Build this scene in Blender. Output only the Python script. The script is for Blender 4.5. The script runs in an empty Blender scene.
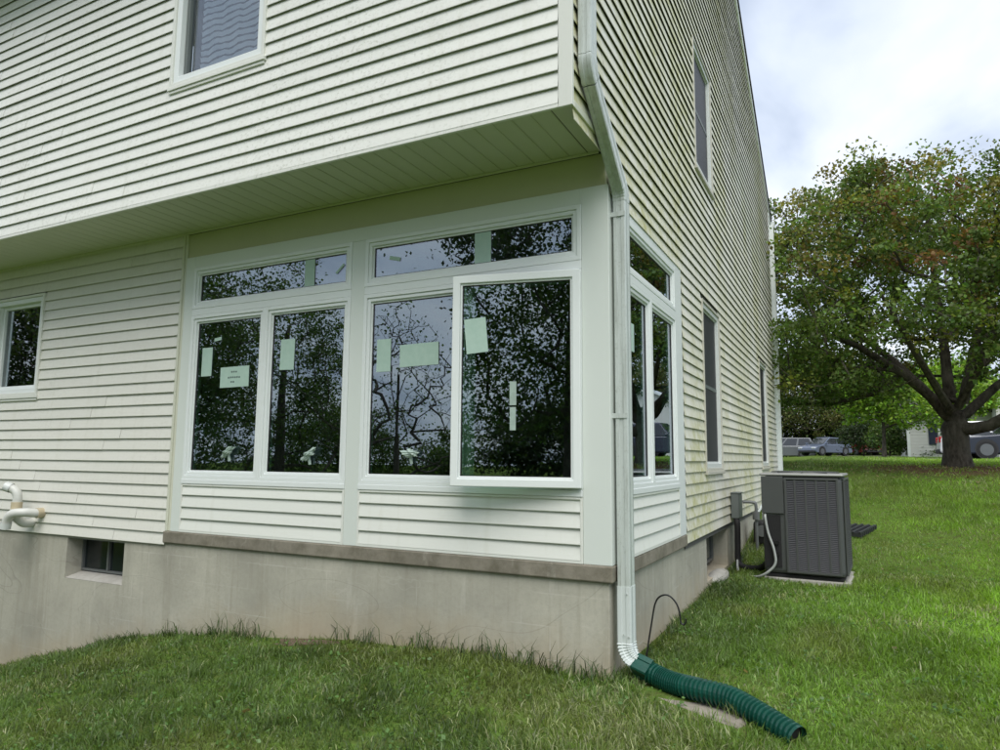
import bpy, bmesh, math, random
import numpy as np
from mathutils import Vector, Matrix
R = math.radians
random.seed(7); rng = np.random.default_rng(11)
scene = bpy.context.scene
COL = scene.collection

# ------------------------------------------------------------------ camera
CAM = Vector((1.3527, -4.1646, 0.6448))
cd = bpy.data.cameras.new('camera'); cam = bpy.data.objects.new('camera', cd); COL.objects.link(cam)
cam.location = CAM; cam.rotation_euler = (R(96.8366), R(-0.4550), R(26.9027))
cd.sensor_width = 36.0; cd.lens = 36.0 * 694.7 / 1000.0; cd.clip_start = 0.05; cd.clip_end = 2000
scene.camera = cam

# ------------------------------------------------------------------ world, sun, exposure
SUN_EL, SUN_AZ = 58.0, 150.0            # degrees; azimuth clockwise from +y (sun behind the camera, to its right)
w = bpy.data.worlds.new('World'); scene.world = w; w.use_nodes = True
nt = w.node_tree; nt.nodes.clear()
def wn(t, **k):
    n = nt.nodes.new(t)
    for a, b in k.items(): setattr(n, a, b)
    return n
sky = wn('ShaderNodeTexSky', sky_type='NISHITA', sun_disc=False)
sky.sun_elevation = R(SUN_EL); sky.sun_rotation = R(SUN_AZ); sky.air_density = 1.0; sky.dust_density = 2.0
tc = wn('ShaderNodeTexCoord'); sep = wn('ShaderNodeSeparateXYZ'); nt.links.new(tc.outputs['Generated'], sep.inputs[0])
zz = wn('ShaderNodeMath', operation='MAXIMUM'); nt.links.new(sep.outputs['Z'], zz.inputs[0]); zz.inputs[1].default_value = 0.0
za = wn('ShaderNodeMath', operation='ADD'); nt.links.new(zz.outputs[0], za.inputs[0]); za.inputs[1].default_value = 0.22
dx = wn('ShaderNodeMath', operation='DIVIDE'); nt.links.new(sep.outputs['X'], dx.inputs[0]); nt.links.new(za.outputs[0], dx.inputs[1])
dy = wn('ShaderNodeMath', operation='DIVIDE'); nt.links.new(sep.outputs['Y'], dy.inputs[0]); nt.links.new(za.outputs[0], dy.inputs[1])
cmb = wn('ShaderNodeCombineXYZ'); nt.links.new(dx.outputs[0], cmb.inputs[0]); nt.links.new(dy.outputs[0], cmb.inputs[1])
mp = wn('ShaderNodeMapping'); nt.links.new(cmb.outputs[0], mp.inputs[0]); mp.inputs['Scale'].default_value = (1.3, 0.85, 1); mp.inputs['Rotation'].default_value = (0, 0, R(35)); mp.inputs['Location'].default_value = (3.1, 1.7, 0)
n1 = wn('ShaderNodeTexNoise'); nt.links.new(mp.outputs[0], n1.inputs['Vector']); n1.inputs['Scale'].default_value = 2.0; n1.inputs['Detail'].default_value = 6; n1.inputs['Roughness'].default_value = 0.52; n1.inputs['Distortion'].default_value = 0.25
cr = wn('ShaderNodeValToRGB'); nt.links.new(n1.outputs[0], cr.inputs[0])
cr.color_ramp.elements[0].position = 0.36; cr.color_ramp.elements[0].color = (0.50, 0.575, 0.71, 1)
cr.color_ramp.elements[1].position = 0.68; cr.color_ramp.elements[1].color = (0.88, 0.915, 0.965, 1)
e = cr.color_ramp.elements.new(0.5); e.color = (0.69, 0.76, 0.875, 1)
sc = wn('ShaderNodeVectorMath', operation='SCALE'); nt.links.new(cr.outputs[0], sc.inputs[0]); sc.inputs['Scale'].default_value = 6.1
mx = wn('ShaderNodeMix', data_type='RGBA'); mx.inputs[0].default_value = 0.9
nt.links.new(sky.outputs[0], mx.inputs[6]); nt.links.new(sc.outputs[0], mx.inputs[7])
bg = wn('ShaderNodeBackground'); nt.links.new(mx.outputs[2], bg.inputs[0]); bg.inputs[1].default_value = 0.10
wo = wn('ShaderNodeOutputWorld'); nt.links.new(bg.outputs[0], wo.inputs[0])
sd = bpy.data.lights.new('sun', 'SUN'); so = bpy.data.objects.new('sun', sd); COL.objects.link(so)
sd.energy = 1.5; sd.angle = R(45); sd.color = (1.0, 0.965, 0.91)
_a = R(SUN_AZ); sundir = Vector((math.sin(_a) * math.cos(R(SUN_EL)), math.cos(_a) * math.cos(R(SUN_EL)), math.sin(R(SUN_EL))))
so.rotation_euler = sundir.to_track_quat('Z', 'Y').to_euler(); so.location = (0, -20, 30)
vs = scene.view_settings; vs.view_transform = 'Standard'; vs.look = 'None'; vs.gamma = 1; vs.use_curve_mapping = False
vs.exposure = 1.06
scene.render.engine = 'CYCLES'
scene.cycles.max_bounces = 8; scene.cycles.transparent_max_bounces = 24; scene.cycles.diffuse_bounces = 4; scene.cycles.glossy_bounces = 4

# ------------------------------------------------------------------ helpers
def tag(o, label=None, cat=None, group=None, kind=None):
    if label: o['label'] = label
    if cat: o['category'] = cat
    if group: o['group'] = group
    if kind: o['kind'] = kind
    return o
def empty(name, loc=(0, 0, 0), rz=0, parent=None):
    o = bpy.data.objects.new(name, None); COL.objects.link(o); o.location = loc; o.rotation_euler = (0, 0, rz); o.empty_display_size = 0.1
    if parent: o.parent = parent
    return o
class MB:
    """collects simple shapes and links them as ONE mesh object"""
    def __init__(s, T=None): s.v = []; s.f = []; s.T = T or (lambda p: p)
    def add(s, vs, fs):
        b = len(s.v); s.v += [s.T(p) for p in vs]; s.f += [tuple(b + i for i in f) for f in fs]; return s
    def box(s, a0, a1, b0, b1, c0, c1):
        return s.add([(a0, b0, c0), (a1, b0, c0), (a1, b1, c0), (a0, b1, c0), (a0, b0, c1), (a1, b0, c1), (a1, b1, c1), (a0, b1, c1)],
                     [(0, 3, 2, 1), (4, 5, 6, 7), (0, 1, 5, 4), (1, 2, 6, 5), (2, 3, 7, 6), (3, 0, 4, 7)])
    def prism(s, poly, h0, h1, ax=2):
        """poly: 2-D points, extruded along axis ax"""
        def pt(p, h):
            return (p[0], p[1], h) if ax == 2 else ((h, p[0], p[1]) if ax == 0 else (p[0], h, p[1]))
        n = len(poly)
        return s.add([pt(p, h0) for p in poly] + [pt(p, h1) for p in poly],
                     [tuple(range(n))[::-1], tuple(range(n, 2 * n))] + [(i, (i + 1) % n, n + (i + 1) % n, n + i) for i in range(n)])
    def tube(s, pts, rad, n=8, caps=True, rings=None):
        pts = [Vector(p) for p in pts]; m = len(pts)
        rads = rad if isinstance(rad, (list, tuple)) else [rad] * m
        vs, fs = [], []; ref = None
        for i, p in enumerate(pts):
            t = (pts[min(i + 1, m - 1)] - pts[max(i - 1, 0)])
            t = t.normalized() if t.length > 1e-9 else Vector((0, 0, 1))
            if ref is None: ref = Vector((0, 0, 1)) if abs(t.z) < 0.9 else Vector((1, 0, 0))
            u = (ref - t * ref.dot(t)).normalized(); ref = u; q = t.cross(u)
            for k in range(n):
                a = 2 * math.pi * k / n; vs.append(tuple(p + (u * math.cos(a) + q * math.sin(a)) * rads[i]))
        for i in range(m - 1):
            for k in range(n): fs.append((i * n + k, i * n + (k + 1) % n, (i + 1) * n + (k + 1) % n, (i + 1) * n + k))
        if caps: fs += [tuple(range(n))[::-1], tuple(range((m - 1) * n, m * n))]
        return s.add(vs, fs)
    def loft(s, loops, caps=True):
        n = len(loops[0]); vs = [p for l in loops for p in l]; fs = []
        for i in range(len(loops) - 1):
            for k in range(n): fs.append((i * n + k, i * n + (k + 1) % n, (i + 1) * n + (k + 1) % n, (i + 1) * n + k))
        if caps: fs += [tuple(range(n))[::-1], tuple(range((len(loops) - 1) * n, len(loops) * n))]
        return s.add(vs, fs)
    def ring(s, u0, u1, z0, z1, wd, d0, d1):
        """mitred rectangular frame of width wd between depths d0 (back) and d1 (front)"""
        o = [(u0, z0), (u1, z0), (u1, z1), (u0, z1)]; i = [(u0 + wd, z0 + wd), (u1 - wd, z0 + wd), (u1 - wd, z1 - wd), (u0 + wd, z1 - wd)]
        vs = [(p[0], d, p[1]) for d in (d0, d1) for q in (o, i) for p in q]; fs = []
        for k in range(4):
            j = (k + 1) % 4
            fs += [(k, j, 4 + j, 4 + k), (8 + k, 12 + k, 12 + j, 8 + j), (k, 8 + k, 8 + j, j), (4 + k, 4 + j, 12 + j, 12 + k)]
        return s.add(vs, fs)
    def build(s, name, mat, parent=None, bevel=0, smooth=False, seg=2, loc=None):
        me = bpy.data.meshes.new(name); me.from_pydata([tuple(p) for p in s.v], [], s.f)
        bm = bmesh.new(); bm.from_mesh(me); bmesh.ops.recalc_face_normals(bm, faces=bm.faces); bm.to_mesh(me); bm.free()
        if smooth:
            me.polygons.foreach_set('use_smooth', [True] * len(me.polygons))
        o = bpy.data.objects.new(name, me); COL.objects.link(o); me.materials.append(mat)
        if parent: o.parent = parent
        if loc: o.location = loc
        if bevel:
            b = o.modifiers.new('bevel', 'BEVEL'); b.width = bevel; b.segments = seg; b.limit_method = 'ANGLE'; b.angle_limit = R(35)
        if smooth: 
            try: me.set_sharp_from_angle(angle=R(40))
            except Exception: pass
        return o
FRONT = lambda y0: (lambda p: (p[0], y0 - p[1], p[2]))      # u = x, outward = -y
SIDE = lambda x0: (lambda p: (x0 + p[1], p[0], p[2]))       # u = y, outward = +x

# ------------------------------------------------------------------ materials
class NT:
    def __init__(s, name):
        s.m = bpy.data.materials.new(name); s.m.use_nodes = True; s.t = s.m.node_tree; s.t.nodes.clear()
        s.out = s.n('ShaderNodeOutputMaterial')
    def n(s, t, inp=None, **k):
        q = s.t.nodes.new(t)
        for a, b in k.items(): setattr(q, a, b)
        for a, b in (inp or {}).items(): s.set(q.inputs[a], b)
        return q
    def set(s, sock, v):
        if isinstance(v, bpy.types.NodeSocket): s.t.links.new(v, sock)
        elif isinstance(v, tuple) and len(v) == 3 and sock.type == 'RGBA': sock.default_value = (*v, 1)
        else: sock.default_value = v
    def coord(s, scale=(1, 1, 1), kind='Object', loc=(0, 0, 0)):
        c = s.n('ShaderNodeTexCoord') if kind != 'World' else None
        src = c.outputs[kind] if c else s.n('ShaderNodeNewGeometry').outputs['Position']
        return s.n('ShaderNodeMapping', {0: src, 'Scale': scale, 'Location': loc}).outputs[0]
    def noise(s, vec, scale, detail=4, rough=0.55, dist=0):
        return s.n('ShaderNodeTexNoise', {'Vector': vec, 'Scale': scale, 'Detail': detail, 'Roughness': rough, 'Distortion': dist}).outputs[0]
    def ramp(s, f, a, b, ca=(0, 0, 0), cb=(1, 1, 1)):
        q = s.n('ShaderNodeValToRGB', {0: f}); e0, e1 = q.color_ramp.elements; e0.position = a; e1.position = b; e0.color = (*ca, 1); e1.color = (*cb, 1); return q.outputs[0]
    def mix(s, f, a, b, blend='MIX'):
        q = s.n('ShaderNodeMix', data_type='RGBA', blend_type=blend); s.set(q.inputs[0], f); s.set(q.inputs[6], a); s.set(q.inputs[7], b); return q.outputs[2]
    def math(s, op, a, b=0.0):
        q = s.n('ShaderNodeMath', operation=op); s.set(q.inputs[0], a); s.set(q.inputs[1], b); return q.outputs[0]
    def bump(s, h, st=0.3, d=0.01):
        return s.n('ShaderNodeBump', {'Height': h, 'Strength': st, 'Distance': d}).outputs[0]
    def bsdf(s, col, rough=0.5, normal=None, metal=0.0, spec=0.5, **k):
        q = s.n('ShaderNodeBsdfPrincipled', {'Base Color': col, 'Roughness': rough, 'Metallic': metal, 'Specular IOR Level': spec})
        for a, b in k.items(): s.set(q.inputs[a.replace('_', ' ')], b)
        if normal is not None: s.set(q.inputs['Normal'], normal)
        s.t.links.new(q.outputs[0], s.out.inputs[0]); return s.m

def plain(name, col, rough=0.5, metal=0.0, var=0.12, nscale=8.0, spec=0.5, bump=0.0):
    t = NT(name); v = t.coord(kind='Object'); n = t.noise(v, nscale, 5)
    c = t.mix(n, tuple(x * (1 - var) for x in col), tuple(min(1, x * (1 + var)) for x in col))
    nb = t.bump(t.noise(v, nscale * 12, 3), bump, 0.003) if bump else None
    return t.bsdf(c, rough, nb, metal, spec)

def siding_mat(name, base, algae=0.0, dirt=0.35):
    t = NT(name); v = t.coord(kind='World')
    rnd = t.n('ShaderNodeObjectInfo').outputs['Random']
    c = t.mix(rnd, tuple(x * 0.965 for x in base), tuple(min(1, x * 1.02) for x in base))
    # mottled grime that gathers in patches, and fine speckle
    big = t.ramp(t.noise(v, 0.9, 5, 0.6), 0.42, 0.75)
    speck = t.ramp(t.noise(v, 38.0, 4, 0.7), 0.52, 0.74)
    m = t.math('MULTIPLY', t.math('MULTIPLY', t.math('ADD', big, 0.25), speck), dirt)
    c = t.mix(m, c, (0.30, 0.31, 0.24))
    streak = t.ramp(t.noise(t.coord((7.0, 7.0, 0.35), 'World'), 1.6, 4, 0.6), 0.55, 0.8)
    c = t.mix(t.math('MULTIPLY', streak, 0.22 + algae * 0.25), c, (0.42, 0.42, 0.30))
    if algae:
        a1 = t.ramp(t.noise(t.coord((1, 0.9, 0.32), 'World', (3, 1.2, 0)), 1.15, 5, 0.6), 0.40, 0.62)
        a2 = t.ramp(t.noise(v, 9.0, 5, 0.7), 0.3, 0.72)
        c = t.mix(t.math('MULTIPLY', t.math('MULTIPLY', a1, a2), algae * 1.25), c, (0.36, 0.36, 0.07))
        c = t.mix(t.math('MULTIPLY', a2, algae * 0.12), c, (0.55, 0.52, 0.30))
    # wood-grain emboss
    g = t.noise(t.coord((3, 3, 90), 'World'), 1.0, 3, 0.6)
    return t.bsdf(c, 0.55, t.bump(g, 0.12, 0.004), 0, 0.35)

M = {}
M['siding'] = siding_mat('vinyl siding', (0.735, 0.745, 0.695), 0.0, 0.60)
M['siding_low'] = siding_mat('vinyl siding lower', (0.70, 0.695, 0.63), 0.0, 0.28)
M['siding_new'] = siding_mat('vinyl siding panels', (0.72, 0.735, 0.68), 0.0, 0.06)
M['siding_side'] = siding_mat('vinyl siding with algae', (0.725, 0.715, 0.655), 0.80, 0.5)
M['trim'] = plain('white vinyl trim', (0.76, 0.80, 0.785), 0.35, 0, 0.03, 5)
M['post'] = plain('wrapped post trim', (0.68, 0.725, 0.68), 0.4, 0, 0.03, 2)
M['cream'] = plain('cream coil trim', (0.62, 0.63, 0.52), 0.45, 0, 0.08, 3)
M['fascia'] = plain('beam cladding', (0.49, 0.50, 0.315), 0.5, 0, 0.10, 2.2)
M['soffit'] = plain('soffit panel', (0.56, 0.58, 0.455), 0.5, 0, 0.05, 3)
M['oldframe'] = plain('aged window frame', (0.62, 0.65, 0.63), 0.4, 0, 0.08, 9)
M['tan'] = plain('tan window trim', (0.50, 0.49, 0.42), 0.5, 0, 0.12, 9)
M['gasket'] = plain('gasket', (0.03, 0.03, 0.03), 0.6)
M['sheath'] = plain('sheathing', (0.10, 0.10, 0.095), 0.9)
M['inside'] = plain('room interior', (0.20, 0.21, 0.19), 0.9)
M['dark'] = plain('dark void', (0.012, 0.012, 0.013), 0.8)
M['roof'] = plain('asphalt shingle', (0.055, 0.052, 0.05), 0.9, 0, 0.4, 20)
M['blind'] = plain('window blind', (0.36, 0.39, 0.43), 0.6, 0, 0.06, 6)
M['screen'] = plain('insect screen', (0.030, 0.032, 0.037), 0.5, 0, 0.15, 3, 0.3)
M['paper'] = None

def glass_mat(name, tint, base_r, col=(0.9, 0.95, 0.98)):
    t = NT(name); fr = t.math('POWER', t.n('ShaderNodeLayerWeight', {'Blend': 0.5}).outputs['Facing'], 4.0)
    k = t.n('ShaderNodeMapRange', {'Value': fr, 'To Min': base_r, 'To Max': 1.0}).outputs[0]
    wob = t.bump(t.noise(t.coord(kind='World'), 1.6, 1), 0.012, 0.05)
    g = t.n('ShaderNodeBsdfGlossy', {'Color': col, 'Roughness': 0.004, 'Normal': wob}); tr = t.n('ShaderNodeBsdfTransparent', {'Color': tint})
    m = t.n('ShaderNodeMixShader', {0: k, 1: tr.outputs[0], 2: g.outputs[0]}); t.t.links.new(m.outputs[0], t.out.inputs[0]); return t.m
M['glass'] = glass_mat('low-e window glass', (0.48, 0.62, 0.54), 0.23, (0.84, 0.89, 1.0))
M['glass_dark'] = glass_mat('old window glass', (0.40, 0.44, 0.43), 0.18)

M['bsm_glass'] = plain('near-black basement glass', (0.012, 0.017, 0.018), 0.12, 0, 0.3, 6)  # opaque near-black colour with random mottling
M['glass_blind'] = glass_mat('clear window glass', (0.84, 0.87, 0.90), 0.08)
def paper():
    t = NT('paper label'); v = t.coord(kind='Object')
    c = t.mix(t.noise(v, 25, 3), (0.36, 0.52, 0.44), (0.48, 0.62, 0.54))
    return t.bsdf(c, 0.6)
M['paper'] = paper()
def print_paper():
    t = NT('printed paper label'); v = t.coord(kind='Object')
    c = t.mix(t.noise(v, 25, 3), (0.42, 0.57, 0.51), (0.54, 0.67, 0.61))
    return t.bsdf(c, 0.6)
M['ink'] = plain('print', (0.10, 0.14, 0.13), 0.7)
M['wrap'] = plain('crumpled plastic wrap', (0.36, 0.45, 0.40), 0.3, 0, 0.25, 30)

def concrete(name, base, moss=0.0, soil=True):
    t = NT(name); v = t.coord(kind='World')
    big = t.noise(v, 1.1, 5, 0.6); fine = t.noise(v, 30, 5, 0.7)
    c = t.mix(t.ramp(big, 0.3, 0.72), tuple(x * 0.66 for x in base), tuple(x * 1.12 for x in base))
    c = t.mix(t.math('MULTIPLY', t.ramp(fine, 0.45, 0.8), 0.35), c, tuple(x * 0.55 for x in base))
    # vertical runs and pale efflorescence
    run = t.ramp(t.noise(t.coord((9, 9, 0.5), 'World'), 1.3, 4), 0.52, 0.78)
    c = t.mix(t.math('MULTIPLY', run, 0.40), c, (0.20, 0.18, 0.13))
    wh = t.ramp(t.noise(t.coord((5, 5, 0.7), 'World', (4, 2, 0)), 1.7, 6, 0.65), 0.60, 0.74)
    c = t.mix(t.math('MULTIPLY', wh, 0.35), c, (0.62, 0.60, 0.54))
    # thin wandering scratches and cracks
    ln = t.noise(t.coord((0.5, 0.5, 1.7), 'World', (1, 5, 2)), 1.3, 1.5, 0.4, 0.9)
    dd = t.math('ABSOLUTE', t.math('SUBTRACT', ln, 0.5))
    c = t.mix(t.math('MULTIPLY', t.ramp(dd, 0.0, 0.0035, (1, 1, 1), (0, 0, 0)), 0.30), c, (0.13, 0.12, 0.10))
    ln2 = t.math('ABSOLUTE', t.math('SUBTRACT', t.noise(t.coord((1, 1, 1.6), 'World', (8, 1, 6)), 0.9, 4, 0.6), 0.52))
    c = t.mix(t.math('MULTIPLY', t.ramp(ln2, 0.0, 0.004, (1, 1, 1), (0, 0, 0)), 0.12), c, (0.66, 0.64, 0.58))
    if moss:
        c = t.mix(t.math('MULTIPLY', t.ramp(t.noise(v, 6, 6, 0.7), 0.42, 0.66), moss), c, (0.075, 0.068, 0.040))
    return t, c, fine
def concrete_m(name, base, moss=0.0):
    t, c, fine = concrete(name, base, moss); return t.bsdf(c, 0.85, t.bump(fine, 0.25, 0.006), 0, 0.3)
def foundation_m():
    t, c, fine = concrete('foundation concrete', (0.44, 0.425, 0.355))
    # reddish soil splashed up the wall along the grade (a stain): follows the graded line of the lawn
    g = t.n('ShaderNodeNewGeometry').outputs['Position']; sp = t.n('ShaderNodeSeparateXYZ', {0: g})
    gx = t.n('ShaderNodeMapRange', {'Value': sp.outputs['X'], 'From Min': -6.3, 'From Max': -2.4, 'To Min': -1.45, 'To Max': -0.66}).outputs[0]
    hgt = t.math('SUBTRACT', sp.outputs['Z'], gx)
    hgt = t.math('ADD', hgt, t.math('MULTIPLY', t.math('SUBTRACT', t.noise(t.coord(kind='World'), 3.0, 5, 0.65), 0.5), 0.45))
    c = t.mix(t.math('MULTIPLY', t.ramp(hgt, 0.0, 0.30, (1, 1, 1), (0, 0, 0)), 0.55), c, (0.40, 0.325, 0.21))
    br = t.n('ShaderNodeTexBrick', {'Vector': t.n('ShaderNodeCombineXYZ', {0: t.math('ADD', sp.outputs['X'], sp.outputs['Y']), 1: sp.outputs['Z'], 2: 0.0}).outputs[0], 'Scale': 1.0, 'Mortar Size': 0.006, 'Mortar Smooth': 0.6, 'Brick Width': 0.40, 'Row Height': 0.20})
    jm = t.math('MULTIPLY', br.outputs['Fac'], t.ramp(t.noise(t.coord(kind='World', loc=(2, 0, 5)), 1.5, 4, 0.6), 0.50, 0.70))
    c = t.mix(t.math('MULTIPLY', jm, 0.45), c, (0.62, 0.60, 0.54))
    return t.bsdf(c, 0.88, t.bump(fine, 0.25, 0.006), 0, 0.3)
M['foundation'] = foundation_m()
M['ledge'] = concrete_m('porch slab edge', (0.28, 0.255, 0.205), 0.55)
M['concrete'] = concrete_m('weathered concrete', (0.33, 0.30, 0.25), 0.25)
M['pad'] = concrete_m('equipment pad', (0.42, 0.41, 0.37), 0.1)
def grimy(name, base, grime, amt):
    t = NT(name); v = t.coord(kind='World'); c = t.mix(t.noise(v, 6, 4), tuple(x * 0.92 for x in base), base)
    g_ = t.ramp(t.noise(t.coord((14, 14, 1.2), 'World'), 1.6, 6, 0.7), 0.46, 0.72); c = t.mix(t.math('MULTIPLY', g_, amt), c, grime)
    c = t.mix(t.math('MULTIPLY', t.ramp(t.noise(v, 45, 4, 0.7), 0.55, 0.72), amt * 0.6), c, grime); return t.bsdf(c, 0.4, None, 0.1, 0.5)
M['alum'] = grimy('painted aluminium', (0.58, 0.63, 0.60), (0.22, 0.235, 0.19), 0.55)
M['alum_white'] = plain('white downspout elbow', (0.60, 0.65, 0.63), 0.4, 0, 0.08, 12)
M['hose'] = plain('green corrugated plastic', (0.006, 0.060, 0.042), 0.30, 0, 0.45, 14)
M['black_metal'] = plain('black metal', (0.012, 0.012, 0.013), 0.4)
M['ac'] = plain('dark grey enamel', (0.075, 0.080, 0.080), 0.45, 0.1, 0.10, 3)
M['ac_grille'] = plain('grille enamel', (0.066, 0.069, 0.078), 0.45, 0.1, 0.12, 5)
M['ac_top'] = plain('condenser lid', (0.33, 0.335, 0.32), 0.4, 0.2, 0.1, 4)
M['greybox'] = plain('grey electrical enamel', (0.13, 0.15, 0.145), 0.5)
M['insul'] = plain('black foam insulation', (0.010, 0.010, 0.011), 0.75)
M['conduit'] = plain('grey flexible conduit', (0.36, 0.38, 0.37), 0.4)
M['meter'] = plain('meter enamel', (0.16, 0.17, 0.17), 0.45, 0.3)
M['pvc'] = plain('weathered pvc', (0.60, 0.61, 0.57), 0.4, 0, 0.12, 12)
M['pvc_dirty'] = plain('stained pvc', (0.50, 0.43, 0.29), 0.5, 0, 0.25, 12)
M['mesh_black'] = plain('black plastic grate', (0.03, 0.032, 0.034), 0.5, 0, 0.3, 12)

def leaf_mat(name, mixv=0.34, ro=0.5, spec=0.3):
    t = NT(name); c = t.n('ShaderNodeAttribute', attribute_name='col').outputs['Color']
    p = t.n('ShaderNodeBsdfPrincipled', {'Base Color': c, 'Roughness': ro, 'Specular IOR Level': spec})
    tr = t.n('ShaderNodeBsdfTranslucent', {'Color': t.mix(0.5, c, (0.45, 0.55, 0.08), 'MULTIPLY')})
    tc_ = t.n('ShaderNodeVectorMath', {0: c, 1: (1.5, 1.55, 0.75)}, operation='MULTIPLY').outputs[0]; t.set(tr.inputs[0], tc_)
    m = t.n('ShaderNodeMixShader', {0: mixv, 1: p.outputs[0], 2: tr.outputs[0]}); t.t.links.new(m.outputs[0], t.out.inputs[0]); return t.m
M['leaf'] = leaf_mat('leaves'); M['blade'] = leaf_mat('grass blades', 0.48, 0.40, 0.5)
def bark():
    t = NT('bark'); v = t.coord((1, 1, 0.35), 'World'); n = t.noise(v, 14, 6, 0.7); b = t.noise(t.coord(kind='World'), 1.5, 4)
    c = t.mix(t.ramp(n, 0.35, 0.7), (0.030, 0.025, 0.020), (0.125, 0.108, 0.088)); c = t.mix(t.math('MULTIPLY', t.ramp(b, 0.45, 0.7), 0.5), c, (0.15, 0.14, 0.115))
    return t.bsdf(c, 0.9, t.bump(n, 0.9, 0.04), 0, 0.2)
M['bark'] = bark()
def ground_m():
    t = NT('lawn ground'); v = t.coord(kind='World'); n = t.noise(v, 0.35, 6, 0.6); f = t.noise(v, 9.0, 6, 0.75)
    c = t.mix(t.ramp(n, 0.35, 0.7), (0.085, 0.145, 0.030), (0.12, 0.20, 0.038)); c = t.mix(t.ramp(f, 0.40, 0.75), c, (0.075, 0.060, 0.030))
    # bare earth round the big tree and a strip by the wall
    g = t.n('ShaderNodeNewGeometry').outputs['Position']
    d = t.n('ShaderNodeVectorMath', {0: t.n('ShaderNodeVectorMath', {0: g, 1: (1, 1, 0)}, operation='MULTIPLY').outputs[0], 1: (3.3, 12.3, 0)}, operation='DISTANCE').outputs['Value']
    d = t.math('ADD', d, t.math('MULTIPLY', t.noise(v, 1.3, 5, 0.7), 2.2))
    c = t.mix(t.ramp(t.math('MULTIPLY', d, 0.2), 0.42, 0.66, (1, 1, 1), (0, 0, 0)), c, (0.13, 0.088, 0.055))
    return t.bsdf(c, 1.0, t.bump(f, 0.8, 0.03), 0, 0.0)
M['ground'] = ground_m()
M['soil'] = plain('bare soil', (0.125, 0.094, 0.066), 0.95, 0, 0.4, 25, 0.2, 0.5)
M['asphalt'] = plain('asphalt', (0.10, 0.094, 0.086), 1.0, 0, 0.25, 6, 0.0)

# ------------------------------------------------------------------ terrain
_fx = np.array([-60, -12, -9, -6.29, -5.35, -4.51, -3.87, -2.95, -2.44, -1.88, -1.37, -0.9, 0, 60.])
_fz = np.array([-2.6, -2.5, -2.15, -1.48, -1.23, -0.965, -0.84, -0.77, -0.72, -0.665, -0.63, -0.63, -0.68, -0.68])
_sy = np.array([0, 1.8, 3.7, 5, 6.5, 8, 10.4, 12.7, 15, 20, 35, 60, 100, 300.])
_sz = np.array([-0.68, -0.64, -0.63, -0.57, -0.38, -0.08, 0.38, 0.56, 0.60, 0.64, 0.80, 1.02, 2.1, 9.0])
def zg(x, y):
    x = np.asarray(x, float); y = np.asarray(y, float)
    z = np.interp(np.minimum(x, 0), _fx, _fz) + (np.interp(np.maximum(y, 0), _sy, _sz) + 0.68) - 0.075 * np.clip(-y, 0, 8)
    z = z + 0.012 * np.sin(x * 2.1 + 1) * np.cos(y * 1.7) + 0.006 * np.sin(x * 5.3) * np.sin(y * 4.7 + 2)
    return z
def zgf(x, y): return float(zg(x, y))
def axis(lo, hi, dense0, dense1, step, grow=1.18):
    a = list(np.arange(dense0, dense1 + 1e-6, step)); s = step; q = dense1
    while q < hi: s *= grow; q += s; a.append(min(q, hi))
    s = step; q = dense0
    while q > lo: s *= grow; q -= s; a.insert(0, max(q, lo))
    return np.array(a)
gx = axis(-300, 300, -9, 7, 0.12); gy = axis(-300, 400, -5, 16, 0.14)
X, Y = np.meshgrid(gx, gy); Z = zg(X, Y)
nx, ny = len(gx), len(gy)
me = bpy.data.meshes.new('lawn')
idx = np.arange(nx * ny).reshape(ny, nx)
me.from_pydata(np.stack([X.ravel(), Y.ravel(), Z.ravel()], 1).tolist(), [], np.stack([idx[:-1, :-1].ravel(), idx[:-1, 1:].ravel(), idx[1:, 1:].ravel(), idx[1:, :-1].ravel()], 1).tolist())
me.polygons.foreach_set('use_smooth', [True] * len(me.polygons)); me.materials.append(M['ground'])
lawn = bpy.data.objects.new('lawn', me); COL.objects.link(lawn); tag(lawn, 'green lawn sloping up from the house to the far trees', 'lawn', kind='structure')
# parking strip far behind
def strip(name, x0, x1, y0, y1, mat, lift, label, cat):
    n = 24; m = 6; vs = []; fs = []
    for j in range(m + 1):
        for i in range(n + 1):
            x = x0 + (x1 - x0) * i / n; y = y0 + (y1 - y0) * j / m; vs.append((x, y, zgf(x, y) + lift))
    for j in range(m):
        for i in range(n): a = j * (n + 1) + i; fs.append((a, a + 1, a + n + 2, a + n + 1))
    o = MB().add(vs, fs).build(name, mat); tag(o, label, cat, kind='structure'); return o
strip('road', -60, 60, 54.0, 63.0, M['asphalt'], 0.02, 'grey asphalt parking road beyond the lawn', 'road')
strip('driveway', 4.0, 40, 29.5, 38.2, M['asphalt'], 0.02, 'asphalt driveway behind the big tree', 'driveway')

# ------------------------------------------------------------------ the house
house = empty('house', (0, 0, 0))
tag(house, 'two-storey cream vinyl-sided house with new corner windows and overhanging upper floor', 'house')
EX = 0.1016
D_HOUSE = 10.40; X_LEFT = -9.6; OV = 0.649
RIDGE_Y = 4.87; RIDGE_Z = 8.82; SL = 0.556
def rake_z(y): return RIDGE_Z - SL * abs(y - RIDGE_Y)

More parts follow.
